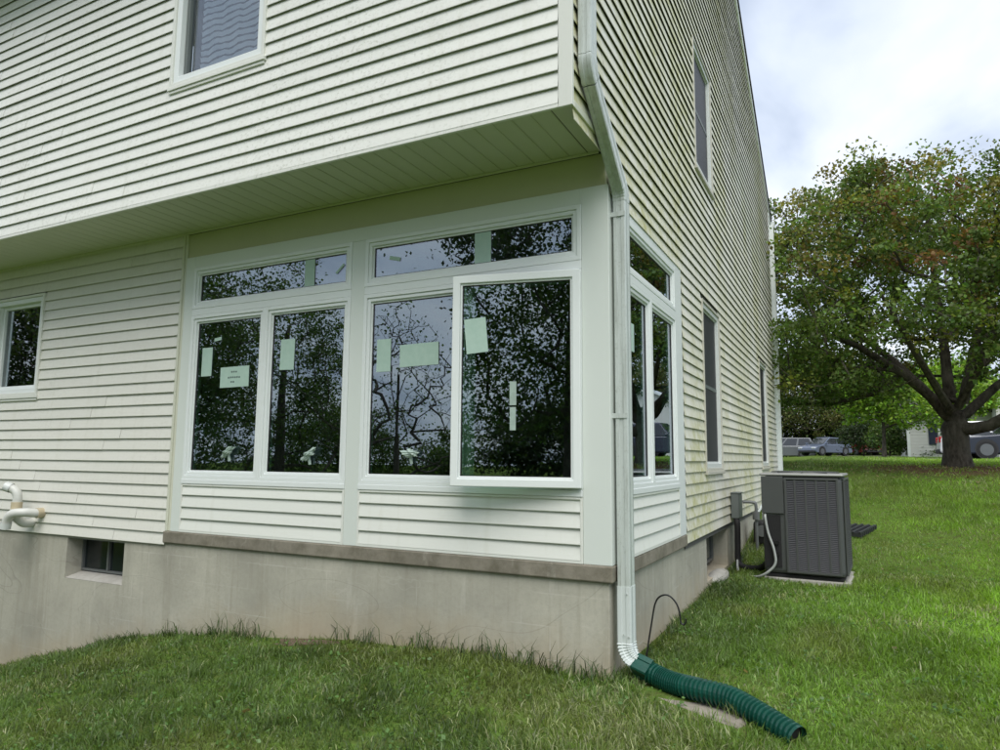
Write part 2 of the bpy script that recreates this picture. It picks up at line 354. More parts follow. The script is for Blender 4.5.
def wall_with_holes(name, T, u0, u1, z0, z1, holes, d0, d1, mat, parent):
    us = sorted({u0, u1} | {h[0] for h in holes} | {h[1] for h in holes}); zs = sorted({z0, z1} | {h[2] for h in holes} | {h[3] for h in holes})
    us = [u for u in us if u0 <= u <= u1]; zs = [z for z in zs if z0 <= z <= z1]
    m = MB(T)
    def solid(i, j):
        if not (0 <= i < len(us) - 1 and 0 <= j < len(zs) - 1): return False
        uc = (us[i] + us[i + 1]) / 2; zc = (zs[j] + zs[j + 1]) / 2
        return not any(h[0] < uc < h[1] and h[2] < zc < h[3] for h in holes)
    for i in range(len(us) - 1):
        for j in range(len(zs) - 1):
            if not solid(i, j): continue
            a, b, c, d = us[i], us[i + 1], zs[j], zs[j + 1]
            m.add([(a, d1, c), (b, d1, c), (b, d1, d), (a, d1, d)], [(0, 1, 2, 3)]); m.add([(a, d0, c), (b, d0, c), (b, d0, d), (a, d0, d)], [(3, 2, 1, 0)])
            if not solid(i - 1, j): m.add([(a, d0, c), (a, d1, c), (a, d1, d), (a, d0, d)], [(0, 1, 2, 3)])
            if not solid(i + 1, j): m.add([(b, d0, c), (b, d1, c), (b, d1, d), (b, d0, d)], [(3, 2, 1, 0)])
            if not solid(i, j - 1): m.add([(a, d0, c), (b, d0, c), (b, d1, c), (a, d1, c)], [(0, 1, 2, 3)])
            if not solid(i, j + 1): m.add([(a, d0, d), (b, d0, d), (b, d1, d), (a, d1, d)], [(3, 2, 1, 0)])
    return m.build(name, mat, parent)

def plank(T, u0, u1, z0, parent, mat, h=EX, off=0.0):
    j = random.uniform(-0.0006, 0.0006); dz = random.uniform(-0.0008, 0.0008)
    o0 = 0.0205 + j + off; sec = [(0.0004, z0 + h + 0.010), (0.0026 + off, z0 + h + 0.010), (o0, z0 + 0.004 + dz), (o0 - 0.001, z0 + dz), (o0 - 0.0035, z0 + dz), (o0 - 0.0035, z0 + 0.012 + dz)]   # a thin lapped sheet, open underneath
    m = MB(T)
    ns = max(1, min(6, int((u1 - u0) / 0.7))); lps = []
    for q in range(ns + 1):      # vinyl hangs slightly wavy
        dv, dh = (random.uniform(-0.0014, 0.0014), random.uniform(-0.0012, 0.0012)) if 0 < q < ns else (0, 0); u = u0 + (u1 - u0) * q / ns
        lps.append([(u, p[0] + (dh if p[0] > 0.01 else 0), p[1] + (dv if p[0] > 0.01 else 0)) for p in sec])
    m.loft(lps)
    return m.build('siding_plank', mat, parent)
def courses(T, u_range, z0, n, holes, parent, mat, seam_len, off0=0.0, jit=1.0):
    """u_range(z) -> (u0,u1); holes list of (u0,u1,z0,z1); seams staggered between courses"""
    for k in range(n):
        za = z0 + k * EX; zc = za + EX / 2
        r = u_range(za + EX * 0.9)
        if not r: continue
        segs = [r]
        for h in holes:
            if h[2] - 0.02 < zc < h[3] + 0.02:
                ns = []
                for a, b in segs:
                    if h[1] <= a or h[0] >= b: ns.append((a, b)); continue
                    if h[0] > a: ns.append((a, h[0]))
                    if h[1] < b: ns.append((h[1], b))
                segs = ns
        ph = random.choice([0.0, 0.33, 0.67]) + random.uniform(-0.06, 0.06) * jit + (0.5 if (k // 2) % 2 else 0)
        for a, b in segs:
            if b - a < 0.02: continue
            cuts = []
            if seam_len:
                q = math.floor(a / seam_len) * seam_len + (ph % 1) * seam_len
                while q < b - 0.25:
                    if q > a + 0.25: cuts.append(q)
                    q += seam_len
            pts = [a] + cuts + [b]
            for i in range(len(pts) - 1):
                plank(T, pts[i] + (0.0011 if i else 0), pts[i + 1] - (0.0011 if i < len(pts) - 2 else 0), za, parent, mat, off=0.0022 * (i % 2))

# --- openings
UPWIN = (-3.43, -2.40, 3.58, 5.02)            # upper front window (outer casing)
LWIN = (-6.95, -6.04, 1.25, 2.31)             # left ground-floor window
BSM = (-5.37, -4.535, -0.51, -0.135)          # basement window
SW1 = (3.02, 4.02, 0.53, 2.30); SW2 = (7.80, 8.80, 0.53, 2.30); SUP = (2.88, 3.88, 3.68, 5.12)
BAYL = -3.935; BAYW = 2.08; BAYH = 2.413; SOF = 2.651

# --- foundation
fw = wall_with_holes('foundation', FRONT(0), X_LEFT, -0.02, -3.2, -0.105, [BSM], -0.22, 0.0, M['foundation'], house)
fs_ = wall_with_holes('foundation', SIDE(-0.012), 0.22, D_HOUSE, -3.0, -0.105, [(3.10, 4.36, -0.56, -0.125)], -0.24, 0.0, M['foundation'], house)
m = MB(); m.box(-0.242, -0.012, 0.0006, 0.219, -3.0, -0.106); m.build('foundation_corner', M['foundation'], house, bevel=0.008)
# porch slab edge (ledge) in front and at the side
m = MB(); m.box(BAYL - 0.075, 0.018, -0.024, 0.20, -0.101, -0.0005); m.build('slab_edge', M['ledge'], house, bevel=0.010)
m = MB(); m.box(-0.15, 0.0175, 0.2005, BAYW + 0.02, -0.101, -0.0005); m.build('slab_edge', M['ledge'], house, bevel=0.010)

# --- sheathing / backing walls (with openings)
sh = M['sheath']
front_low = wall_with_holes('front_wall', FRONT(0), X_LEFT, BAYL - 0.02, -0.14, SOF + 0.1, [LWIN], -0.15, -0.001, sh, house)
front_up = wall_with_holes('upper_front_wall', FRONT(-OV), X_LEFT, -0.002, SOF + 0.012, 5.32, [UPWIN], -0.15, -0.001, sh, house)
side = wall_with_holes('side_wall', SIDE(0), BAYW, D_HOUSE, -0.13, SOF - 0.03, [SW1, SW2], -0.15, -0.001, sh, house)
m = MB(SIDE(0))
side_up = wall_with_holes('upper_side_wall', SIDE(0), -OV + 0.0, D_HOUSE, SOF + 0.0, 5.55, [SUP], -0.15, -0.001, sh, house)
m = MB(); m.prism([(-OV, 5.551), (D_HOUSE, 5.551), (D_HOUSE, rake_z(D_HOUSE) - 0.06), (RIDGE_Y, RIDGE_Z - 0.06), (-OV, rake_z(-OV) - 0.06)], -0.15, -0.001, ax=0); m.build('gable_wall', sh, house)
# block light: inner floor, ceiling, back and partitions of the corner room and dark rooms behind the other windows
m = MB(); m.box(-4.1, -0.15, 3.3, 3.36, -0.1, 2.66); m.box(-4.16, -4.1, 0.16, 3.36, -0.1, 2.66); m.box(-4.1, -0.15, 0.2, 3.3, -0.1, -0.03); m.box(-4.1, -0.15, 0.16, 3.3, 2.66, 2.72); m.box(-0.152, -0.05, 2.09, 3.3, -0.1, 2.6); m.build('room_interior', M['inside'], house)
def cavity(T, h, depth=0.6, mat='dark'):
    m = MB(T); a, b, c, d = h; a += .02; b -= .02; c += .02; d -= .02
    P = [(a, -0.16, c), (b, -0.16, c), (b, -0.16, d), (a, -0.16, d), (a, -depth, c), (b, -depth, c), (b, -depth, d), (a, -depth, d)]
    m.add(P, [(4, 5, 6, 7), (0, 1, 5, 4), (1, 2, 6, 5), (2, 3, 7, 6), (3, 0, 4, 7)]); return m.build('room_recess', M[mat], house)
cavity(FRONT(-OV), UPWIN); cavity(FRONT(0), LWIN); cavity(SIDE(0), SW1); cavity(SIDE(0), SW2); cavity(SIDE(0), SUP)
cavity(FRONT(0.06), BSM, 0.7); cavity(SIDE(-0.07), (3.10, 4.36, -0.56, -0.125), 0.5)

# --- siding planks
courses(FRONT(-OV), lambda z: (X_LEFT, -0.068) , SOF + 0.012, 26, [UPWIN], front_up, M['siding'], 2.9)
courses(FRONT(0), lambda z: (X_LEFT, BAYL - 0.055), -0.117, 28, [LWIN], front_low, M['siding_low'], 2.9)
sz0 = SOF + 0.012 - 27 * EX
def side_range(z):
    if z < SOF: return (BAYW + 0.012, D_HOUSE - 0.09)
    top = z
    y0 = -OV + 0.012; y1 = D_HOUSE - 0.09
    if top > 5.5:
        half = (RIDGE_Z - 0.09 - top) / SL
        if half < 0.05: return None
        y0 = max(y0, RIDGE_Y - half); y1 = min(y1, RIDGE_Y + half)
    return (y0, y1)
nlow = 27
courses(SIDE(0), lambda z: side_range(z) if z < SOF + .05 else None, sz0, nlow, [SW1, SW2], side, M['siding_side'], 0)
courses(SIDE(0), side_range, SOF + 0.012, 59, [SUP], side_up, M['siding_side'], 7.6)

# --- corner boards, starter trims
P = FRONT(-OV)
m = MB(); m.box(-0.066, 0.020, -OV - 0.020, -OV + 0.001, SOF - 0.012, 5.30); m.box(0.001, 0.0195, -OV + 0.0012, -OV + 0.010, SOF - 0.012, 5.30); m.build('corner_board', M['siding_new'], house, bevel=0.003)
m = MB(P); m.box(X_LEFT, -0.067, 0.0, 0.0215, SOF - 0.012, SOF + 0.0115); m.build('starter_strip', M['siding'], house, bevel=0.003)
m = MB(); m.box(0.0008, 0.022, -OV + 0.0102, 0.0, SOF - 0.014, SOF + 0.030); m.build('drip_trim', M['cream'], house, bevel=0.003)
m = MB(); m.box(-0.10, 0.024, D_HOUSE - 0.088, D_HOUSE + 0.03, -0.12, 5.62); m.build('corner_board', M['trim'], house, bevel=0.004)
m = MB(P); 
# --- soffit under the overhang: separate grooved panels
sof = empty('soffit', (0, 0, 0), parent=house)
x = -0.0005; k = 0
while x > -9.2:
    x2 = x - 0.1273
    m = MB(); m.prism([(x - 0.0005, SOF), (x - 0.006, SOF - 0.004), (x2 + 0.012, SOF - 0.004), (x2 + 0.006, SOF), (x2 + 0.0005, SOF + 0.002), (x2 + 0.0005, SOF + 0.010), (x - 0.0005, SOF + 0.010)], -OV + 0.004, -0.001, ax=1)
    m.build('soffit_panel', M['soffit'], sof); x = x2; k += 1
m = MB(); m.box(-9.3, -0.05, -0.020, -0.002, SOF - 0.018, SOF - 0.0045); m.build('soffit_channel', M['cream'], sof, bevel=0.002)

# --- roof, rake, eaves
roof = empty('roof', (0, 0, 0), parent=house)
for nm, (ya, yb) in dict(front=(-OV - 0.42, RIDGE_Y), rear=(D_HOUSE + 0.30, RIDGE_Y)).items():
    zA = rake_z(ya); zB = RIDGE_Z; d = 0.045
    m = MB(); m.add([(X_LEFT, ya, zA - d), (X_LEFT, yb, zB - d), (X_LEFT, yb, zB), (X_LEFT, ya, zA), (0.055, ya, zA - d), (0.055, yb, zB - d), (0.055, yb, zB), (0.055, ya, zA)], [(0, 1, 2, 3), (7, 6, 5, 4), (0, 4, 5, 1), (3, 2, 6, 7), (0, 3, 7, 4), (1, 5, 6, 2)])
    m.build('roof_slope', M['roof'], roof)
    m = MB(); h = 0.12
    m.add([(0.001, ya, zA - d - h), (0.001, yb, zB - d - h), (0.001, yb, zB - d - 0.002), (0.001, ya, zA - d - 0.002), (0.034, ya, zA - d - h), (0.034, yb, zB - d - h), (0.034, yb, zB - d - 0.002), (0.034, ya, zA - d - 0.002)], [(0, 1, 2, 3), (7, 6, 5, 4), (0, 4, 5, 1), (3, 2, 6, 7), (0, 3, 7, 4), (1, 5, 6, 2)])
    m.build('rake_board', M['trim'], roof)
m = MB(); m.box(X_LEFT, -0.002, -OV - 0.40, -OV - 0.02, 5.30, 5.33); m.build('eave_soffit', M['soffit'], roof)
m = MB(); m.box(X_LEFT, 0.04, -OV - 0.43, -OV - 0.402, 5.30, 5.52); m.build('eave_fascia', M['trim'], roof)
m = MB(); m.box(X_LEFT, -0.002, D_HOUSE + 0.03, D_HOUSE + 0.27, 5.44, 5.46); m.box(X_LEFT, 0.03, D_HOUSE + 0.27, D_HOUSE + 0.29, 5.44, 5.58); m.build('eave_fascia', M['trim'], roof)

# --- windows ------------------------------------------------------------
def window(T, h, style, glass='glass', parent=house):
    """h = outer frame rectangle; sub-parts frame, sash, pane"""
    a, b, c, d = h; o = empty('window', (0, 0, 0), parent=parent)
    if style == 'new':        # new white casement / transom: frame, stepped sash, pane
        m = MB(T); m.ring(a, b, c, d, 0.030, -0.10, 0.018); m.build('frame', M['trim'], o, bevel=0.003)
        m = MB(T); m.ring(a + 0.0305, b - 0.0305, c + 0.0305, d - 0.0305, 0.028, -0.06, 0.009); m.build('sash', M['trim'], o, bevel=0.004)
        m = MB(T); m.ring(a + 0.059, b - 0.059, c + 0.059, d - 0.059, 0.014, -0.05, -0.004); m.build('glazing_bead', M['trim'], o, bevel=0.003)
        m = MB(T); m.ring(a + 0.0735, b - 0.0735, c + 0.0735, d - 0.0735, 0.004, -0.03, -0.010); m.build('gasket', M['gasket'], o)
        m = MB(T); m.box(a + 0.072, b - 0.072, -0.022, -0.016, c + 0.072, d - 0.072); m.build('pane', M[glass], o)
    return o
F0 = FRONT(0); S0 = SIDE(0)
# bay trim: posts, head, mullion, bars
bay = empty('window_bay', (0, 0, 0), parent=house)
def trim(T, a, b, c, d, d1=0.012, mat='post', name='trim_board', d0=-0.12): 
    m = MB(T); m.box(a, b, d0, d1, c, d); return m.build(name, M[mat], bay, bevel=0.004)
trim(F0, -0.172, 0.0125, 0.0, BAYH, 0.0125, name='corner_post')
trim(F0, BAYL, -3.822, 0.0, BAYH, 0.012, name='post')
trim(F0, -2.052, -1.925, 0.0, 2.305, 0.0145, name='mullion')
trim(F0, -3.8215, -0.1725, 2.3055, BAYH, 0.012, name='head_board')
trim(F0, -3.8215, -2.0525, 1.872, 1.930, 0.016, 'trim', name='transom_bar'); trim(F0, -1.9245, -0.1725, 1.872, 1.930, 0.016, 'trim', name='transom_bar')
trim(F0, -3.8215, -2.0525, 0.408, 0.449, 0.024, 'trim', name='sill'); trim(F0, -1.9245, -0.1725, 0.408, 0.449, 0.024, 'trim', name='sill')
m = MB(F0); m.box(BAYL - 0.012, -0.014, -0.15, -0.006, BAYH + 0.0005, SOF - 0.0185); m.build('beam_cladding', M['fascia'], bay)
m = MB(); m.box(-0.0138, -0.001, 0.006, 0.16, BAYH + 0.0005, SOF - 0.0005); m.build('beam_end', M['cream'], bay)
m = MB(F0); m.box(BAYL - 0.053, BAYL - 0.028, -0.02, 0.022, -0.0002, SOF - 0.019); m.box(BAYL - 0.0275, BAYL - 0.0005, -0.02, 0.010, 0.0, SOF - 0.019); m.build('siding_channel', M['cream'], bay, bevel=0.003)
# siding panels below the windows
for (a, b) in ((-3.8212, -2.0528), (-1.9242, -0.1728)):
    pn = wall_with_holes('lower_panel', F0, a, b, 0.0, 0.4075, [], -0.10, -0.002, sh, bay)
    m = MB(F0); m.ring(a, b, 0.0005, 0.407, 0.016, -0.001, 0.019); m.build('panel_channel', M['siding_new'], pn, bevel=0.002)
    for k in range(4):
        h = EX if k < 3 else 0.407 - 0.0165 - 3 * EX - 0.0165 + 0.005
        plank(F0, a + 0.0165, b - 0.0165, 0.0165 + k * (EX - 0.0028), pn, M['siding_new'], h=min(EX, h + 0.02) - 0.004)
# front windows
wl = window(F0, (-3.8210, -2.0530, 1.9305, 2.3050), 'new'); wr = window(F0, (-1.9240, -0.1730, 1.9305, 2.3050), 'new')
w1 = window(F0, (-3.8210, -2.9380, 0.4495, 1.8715), 'new'); w2 = window(F0, (-2.9370, -2.0530, 0.4495, 1.8715), 'new'); w3 = window(F0, (-1.9240, -1.0700, 0.4495, 1.8715), 'new')
for o_, l_ in ((wl, 'left transom window above the paired casements'), (wr, 'right transom window reflecting sky and leaves')): o_['label'] = l_
# the open casement: frame in the wall, sash swung out on its right-hand hinge
w4 = empty('window', (0, 0, 0), parent=house); w4['label'] = 'casement window swung open beside the corner post'
m = MB(F0); m.ring(-1.0690, -0.1730, 0.4495, 1.8715, 0.034, -0.11, 0.012); m.build('frame', M['trim'], w4, bevel=0.003)
m = MB(F0); m.ring(-1.0345, -0.2075, 0.4845, 1.8365, 0.022, -0.10, -0.035); m.build('inner_stop', M['trim'], w4, bevel=0.002)
ang = math.asin(0.175 / 0.86); hx, hy = -0.176, -0.018
def OPEN(p):   # u: 0 at hinge .. -0.86 at the free edge
    u, o, z = p; c, s = math.cos(ang), math.sin(ang)
    return (hx + u * c + o * s, hy + u * s - o * c, z)
m = MB(OPEN); m.ring(-0.862, 0.0, 0.462, 1.862, 0.052, -0.012, 0.034); m.build('sash', M['trim'], w4, bevel=0.005)
m = MB(OPEN); m.ring(-0.8095, -0.0525, 0.5145, 1.8095, 0.013, -0.010, 0.022); m.build('glazing_bead', M['trim'], w4, bevel=0.003)
m = MB(OPEN); m.ring(-0.796, -0.066, 0.528, 1.796, 0.004, -0.008, 0.016); m.build('gasket', M['gasket'], w4)
m = MB(OPEN); m.box(-0.797, -0.065, 0.004, 0.010, 0.527, 1.797); m.build('pane', M['glass'], w4)
m = MB(); m.tube([(-0.62, 0.03, 0.50), (-0.50, -0.05, 0.50), (-0.58, -0.10, 0.485)], 0.008, 6); m.build('operator_arm', M['alum'], w4)
# side windows of the bay
trim(S0, 0.0005, 0.172, 0.0, BAYH - 0.002, 0.0118, name='corner_post')
trim(S0, 1.832, BAYW, 0.0, BAYH - 0.04, 0.014, 'trim', name='post')
trim(S0, 0.1725, 1.8315, 2.3055, BAYH - 0.04, 0.013, 'trim', name='head_board')
trim(S0, 0.1725, 1.8315, 1.872, 1.930, 0.016, 'trim', name='transom_bar'); trim(S0, 0.1725, 1.8315, 0.408, 0.449, 0.024, 'trim', name='sill')
m = MB(S0); m.box(0.165, BAYW, -0.15, -0.004, BAYH - 0.0395, SOF - 0.001); m.build('beam_cladding', M['sheath'], bay)
window(S0, (0.1730, 1.8310, 1.9305, 2.3050), 'new')['label'] = 'transom window on the side wall'
window(S0, (0.1730, 1.0000, 0.4495, 1.8715), 'new')['label'] = 'side casement window beside the downspout'
window(S0, (1.0010, 1.8310, 0.4495, 1.8715), 'new')['label'] = 'side casement window beside the algae-stained siding'
pn = wall_with_holes('lower_panel', S0, 0.1728, 1.8312, 0.0, 0.4075, [], -0.10, -0.002, sh, bay)
m = MB(S0); m.ring(0.1730, 1.8310, 0.0005, 0.407, 0.016, -0.001, 0.019); m.build('panel_channel', M['siding_new'], pn, bevel=0.002)
for k in range(4):
    plank(S0, 0.1900, 1.8145, 0.0165 + k * (EX - 0.0028), pn, M['siding_new'], h=(EX if k < 3 else 0.085) - 0.004)
courses(S0, lambda z: (0.012, BAYW + 0.0115), sz0 + 24 * EX + 0.0, 3, [(-.1, BAYW + .02, 0, BAYH - 0.045)], side, M['siding_side'], 0)

# stickers and wrapped handles on the panes
def sticker(T, u, z, wd, ht, parent, rot=0.0, o=-0.0125, mat='paper', name='paper_label', th=0.0015):
    m = MB(T); c, s = math.cos(rot), math.sin(rot)
    pts = [(-wd / 2, -ht / 2), (wd / 2, -ht / 2), (wd / 2, ht / 2), (-wd / 2, ht / 2)]
    pts = [(u + p[0] * c - p[1] * s, z + p[0] * s + p[1] * c) for p in pts]
    m.add([(p[0], o, p[1]) for p in pts] + [(p[0], o + th, p[1]) for p in pts], [(0, 1, 2, 3), (7, 6, 5, 4), (0, 4, 5, 1), (1, 5, 6, 2), (2, 6, 7, 3), (3, 7, 4, 0)])
    return m.build(name, M[mat], parent)
sticker(F0, -3.628, 1.455, 0.125, 0.250, w1); lb = sticker(F0, -3.286, 1.310, 0.335, 0.175, w1, 0.01)
for zz_, w_, x_ in ((1.352, 0.075, -3.292), (1.306, 0.150, -3.290), (1.268, 0.05, -3.306)):   # faint print, too small to read
    n_ = max(2, int(w_ / 0.024))
    for q in range(n_): sticker(F0, x_ - w_ / 2 + (q + 0.5) * w_ / n_, zz_ + random.uniform(-.002, .002), 0.017, 0.014, w1, 0.05, -0.0108, 'ink', 'print_mark', 0.0006)
sticker(F0, -3.507, 1.647, 0.085, 0.028, w1, 0.12, name='tape_strip'); sticker(F0, -2.702, 1.465, 0.150, 0.250, w2, -0.02)
sticker(F0, -1.745, 1.400, 0.128, 0.245, w3); sticker(F0, -1.432, 1.387, 0.335, 0.165, w3, 0.015)
sticker(F0, -2.500, 2.110, 0.105, 0.255, wl); sticker(F0, -2.19, 2.115, 0.10, 0.02, wl, 0.7, name='tape_strip'); sticker(F0, -0.915, 2.110, 0.130, 0.250, wr); sticker(F0, -1.667, 2.133, 0.10, 0.028, wr, -0.25, name='tape_strip')
sticker(OPEN, -0.700, 1.455, 0.150, 0.235, w4, 0.09, 0.0105); sticker(OPEN, -0.445, 1.065, 0.045, 0.155, w4, 0, 0.0105, 'wrap', 'tape_strip'); sticker(OPEN, -0.445, 0.900, 0.040, 0.150, w4, 0, 0.0105, 'wrap', 'tape_strip')
sticker(S0, 0.52, 1.50, 0.20, 0.20, house, 0, -0.0125)  # pale sheet standing in for a paper's reflection in the side pane
def wrap(T, u, z, parent, rot):
    m = MB(); b = bmesh.new(); bmesh.ops.create_icosphere(b, subdivisions=3, radius=1.0)
    vs = []
    for v in b.verts:
        n = 1 + 0.22 * math.sin(7 * v.co.x + 3 * v.co.z + u * 5) + 0.14 * math.sin(13 * v.co.z + 5 * v.co.y) + random.uniform(-.10, .10)
        a, c_ = v.co.x * 0.072 * n, v.co.z * 0.026 * n
        vs.append(T((u + a * math.cos(rot) - c_ * math.sin(rot), 0.018 + v.co.y * 0.026 * n, z + a * math.sin(rot) + c_ * math.cos(rot))))
    fs = [tuple(v.index for v in f.verts) for f in b.faces]; b.free(); m.add(vs, fs)
    m.tube([T((u, 0.005, z - 0.02)), T((u + 0.01, 0.003, z - 0.075))], 0.012, 6)
    m.build('wrapped_handle', M['wrap'], parent)
wrap(F0, -3.285, 0.680, w1, 0.55); wrap(F0, -2.415, 0.660, w2, 0.6); wrap(F0, -1.473, 0.675, w3, 0.0)

# old windows
def old_window(T, h, trim_w, kind, label, screen=True):
    a, b, c, d = h; o = empty('window', (0, 0, 0), parent=house); o['label'] = label
    m = MB(T); m.ring(a, b, c, d, 0.028, -0.10, 0.030); m.build('casing', M['tan' if kind == 'side' else 'siding_new'], o, bevel=0.003)
    m = MB(T); m.ring(a + 0.0285, b - 0.0285, c + 0.0285, d - 0.0285, trim_w, -0.09, 0.016); m.build('frame', M['oldframe' if kind == 'side' else 'trim'], o, bevel=0.004)
    i = 0.029 + trim_w
    if kind == 'side':
        m = MB(T); m.ring(a + i, b - i, c + i, d - i, 0.018, -0.06, -0.004); m.build('screen_frame', M['oldframe'], o, bevel=0.002)
        m = MB(T); m.box(a + i + 0.0185, b - i - 0.0185, -0.020, -0.014, c + i + 0.0185, d - i - 0.0185); m.build('insect_screen', M['screen'], o)
        zc = (c + d) / 2; m = MB(T); m.box(a + i, b - i, -0.0138, -0.010, zc - 0.018, zc + 0.018); m.build('meeting_rail', M['greybox'], o)
        m = MB(T); m.box(a - 0.01, b + 0.01, -0.02, 0.042, c - 0.035, c - 0.0005); m.build('sill', M['tan'], o, bevel=0.004)
    else:
        m = MB(T); m.ring(a + i, b - i, c + i, d - i, 0.035, -0.08, -0.030); m.build('sash', M['trim' if kind == 'low' else 'greybox'], o, bevel=0.003)
        m = MB(T); m.box(a + i + 0.030, b - i - 0.030, -0.062, -0.056, c + i + 0.030, d - i - 0.030); m.build('pane', M['glass_blind' if kind == 'up' else 'glass_dark'], o)
        m = MB(T); m.box(a - 0.012, b + 0.012, 0.0, 0.036, c - 0.030, c - 0.0005); m.box(a, b, 0.0, 0.026, c - 0.055, c - 0.0305); m.build('sill', M['siding_new'], o, bevel=0.003)
        if kind == 'up':
            m = MB(T); z = c + 0.10
            while z < d - 0.10:
                n = 16; top = []; 
                for q in range(n + 1):
                    u = a + 0.22 + (b - a - 0.30) * q / n; wv = 0.010 * math.sin(q * 1.1 + z * 9) + 0.005 * math.sin(q * 2.3)
                    top.append((u, z + wv))
                vs = [(u, -0.082, zz) for u, zz in top] + [(u, -0.074, zz + 0.034) for u, zz in top]
                m.add(vs, [(q, q + 1, n + 2 + q, n + 1 + q) for q in range(n)]); z += 0.058
            m.build('blind', M['blind'], o)
    return o
old_window(FRONT(-OV), UPWIN, 0.055, 'up', 'upper front window with a lowered blind')
old_window(F0, LWIN, 0.048, 'low', 'small ground-floor window cut by the left edge')
old_window(S0, SW1, 0.05, 'side', 'tall dark screened window nearest the corner windows')
old_window(S0, SW2, 0.05, 'side', 'tall dark screened window near the far corner')
old_window(S0, SUP, 0.05, 'side', 'dark screened window high on the side wall')
# basement windows
b_ = empty('basement_window', (0, 0, 0), parent=house)
a, b, c, d = BSM
m = MB(F0); m.ring(a + 0.002, b - 0.002, c + 0.055, d - 0.0, 0.020, -0.19, -0.150); m.box(-4.985, -4.965, -0.19, -0.148, c + 0.076, d - 0.021); m.build('frame', M['meter'], b_)
m = MB(F0); m.box(a + 0.02, -4.987, -0.178, -0.172, c + 0.074, d - 0.02); m.build('pane', M['bsm_glass'], b_)
m = MB(F0); m.box(-4.963, b - 0.02, -0.178, -0.172, c + 0.074, d - 0.02); m.build('pane', M['bsm_glass'], b_)
m = MB(F0); m.add([(a + .001, -0.20, c + 0.054), (b - .001, -0.20, c + 0.054), (b - .001, 0.0, c + 0.004), (a + .001, 0.0, c + 0.004), (a + .001, -0.20, c + .0005), (b - .001, -0.20, c + .0005), (b - .001, -0.001, c + .0005), (a + .001, -0.001, c + .0005)], [(0, 1, 2, 3), (7, 6, 5, 4), (0, 4, 5, 1), (1, 5, 6, 2), (2, 6, 7, 3), (3, 7, 4, 0)]); m.build('sloped_sill', M['pad'], b_)
s_ = empty('basement_window', (0, 0, 0), parent=house)
SB = SIDE(-0.012)
m = MB(SB); m.ring(3.101, 4.359, -0.50, -0.126, 0.025, -0.20, -0.16); m.build('frame', M['meter'], s_)
m = MB(SB); m.box(3.125, 4.335, -0.185, -0.180, -0.476, -0.15); m.build('pane', M['glass_dark'], s_)
m = MB(); b = bmesh.new(); bmesh.ops.create_icosphere(b, subdivisions=3, radius=1)
m.add([(-0.02 + v.co.x * 0.10, 3.75 + v.co.y * 0.42, -0.60 + v.co.z * 0.07) for v in b.verts], [tuple(v.index for v in f.verts) for f in b.faces]); b.free()
m.build('concrete_sill', M['pad'], s_, smooth=True)

# ------------------------------------------------------------------ downspout at the corner
def rect_loft(path, wx, wy, widen=None, yaw=0.0):
    """rectangular pipe: loops perpendicular to the path; wy is measured along the side wall"""
    loops = []; pts = [Vector(p) for p in path]
    for i, p in enumerate(pts):
        t = (pts[min(i + 1, len(pts) - 1)] - pts[max(i - 1, 0)]).normalized()
        u = Vector((math.cos(yaw), math.sin(yaw), 0)); u = (u - t * u.dot(t)).normalized(); q = t.cross(u).normalized()
        k = widen[i] if widen else 1.0
        r = 0.14; sx, sy = wx / 2 * k, wy / 2 * k; lp = []
        for (a, b_) in ((1 - r, 1), (0.35, 1), (0.28, 0.90), (-0.28, 0.90), (-0.35, 1), (-1 + r, 1), (-1, 1 - r), (-1, 0.3), (-0.92, 0.22), (-0.92, -0.22), (-1, -0.3), (-1, -1 + r), (-1 + r, -1), (-0.35, -1), (-0.28, -0.90), (0.28, -0.90), (0.35, -1), (1 - r, -1), (1, -1 + r), (1, -0.3), (0.92, -0.22), (0.92, 0.22), (1, 0.3), (1, 1 - r)):
            lp.append(tuple(p + u * a * sx + q * b_ * sy))
        loops.append(lp)
    return loops
dsp = empty('downspout', (0.068, 0.085, -0.6))
tag(dsp, 'pale grey aluminium downspout bending round the overhang at the house corner', 'downspout')
def dbuild(m, name, mat, **k):
    o = m.build(name, mat, None, **k); o.parent = dsp; o.matrix_parent_inverse = Matrix.Translation(dsp.location).inverted(); return o
PX = 0.068
top = [(PX, -0.545, 5.28), (PX, -0.545, 4.0), (PX, -0.545, 2.975)]
dbuild(MB().loft(rect_loft(top, 0.082, 0.108)), 'upper_pipe', M['alum'], smooth=True)
elb = []; wid = []
for i in range(9):
    a = i / 8 * R(50); elb.append((PX, -0.545 + 0.16 * (1 - math.cos(a)), 2.974 - 0.16 * math.sin(a))); wid.append(1.04 if i % 2 else 0.98)
dbuild(MB().loft(rect_loft(elb, 0.085, 0.111, wid)), 'elbow', M['alum'], smooth=True)
e1 = elb[-1]; e2 = (PX, 0.085 - 0.10 * (1 - math.cos(R(50))), 0)
yend = 0.085 - 0.14 * (1 - math.cos(R(50))); run = (yend - e1[1]); zend = e1[2] - run * math.tan(R(40))
dbuild(MB().loft(rect_loft([(PX, e1[1] + 0.003, e1[2] - 0.003), (PX, yend, zend)], 0.081, 0.107)), 'offset_pipe', M['alum'], smooth=True)
elb = []; wid = []
for i in range(9):
    a = R(50) * (1 - i / 8); elb.append((PX, 0.085 - 0.14 * (1 - math.cos(a)), zend - 0.14 * (math.sin(R(50)) - math.sin(a)))); wid.append(1.04 if i % 2 else 0.98)
dbuild(MB().loft(rect_loft(elb, 0.085, 0.111, wid)), 'elbow', M['alum'], smooth=True)
zt = elb[-1][2]
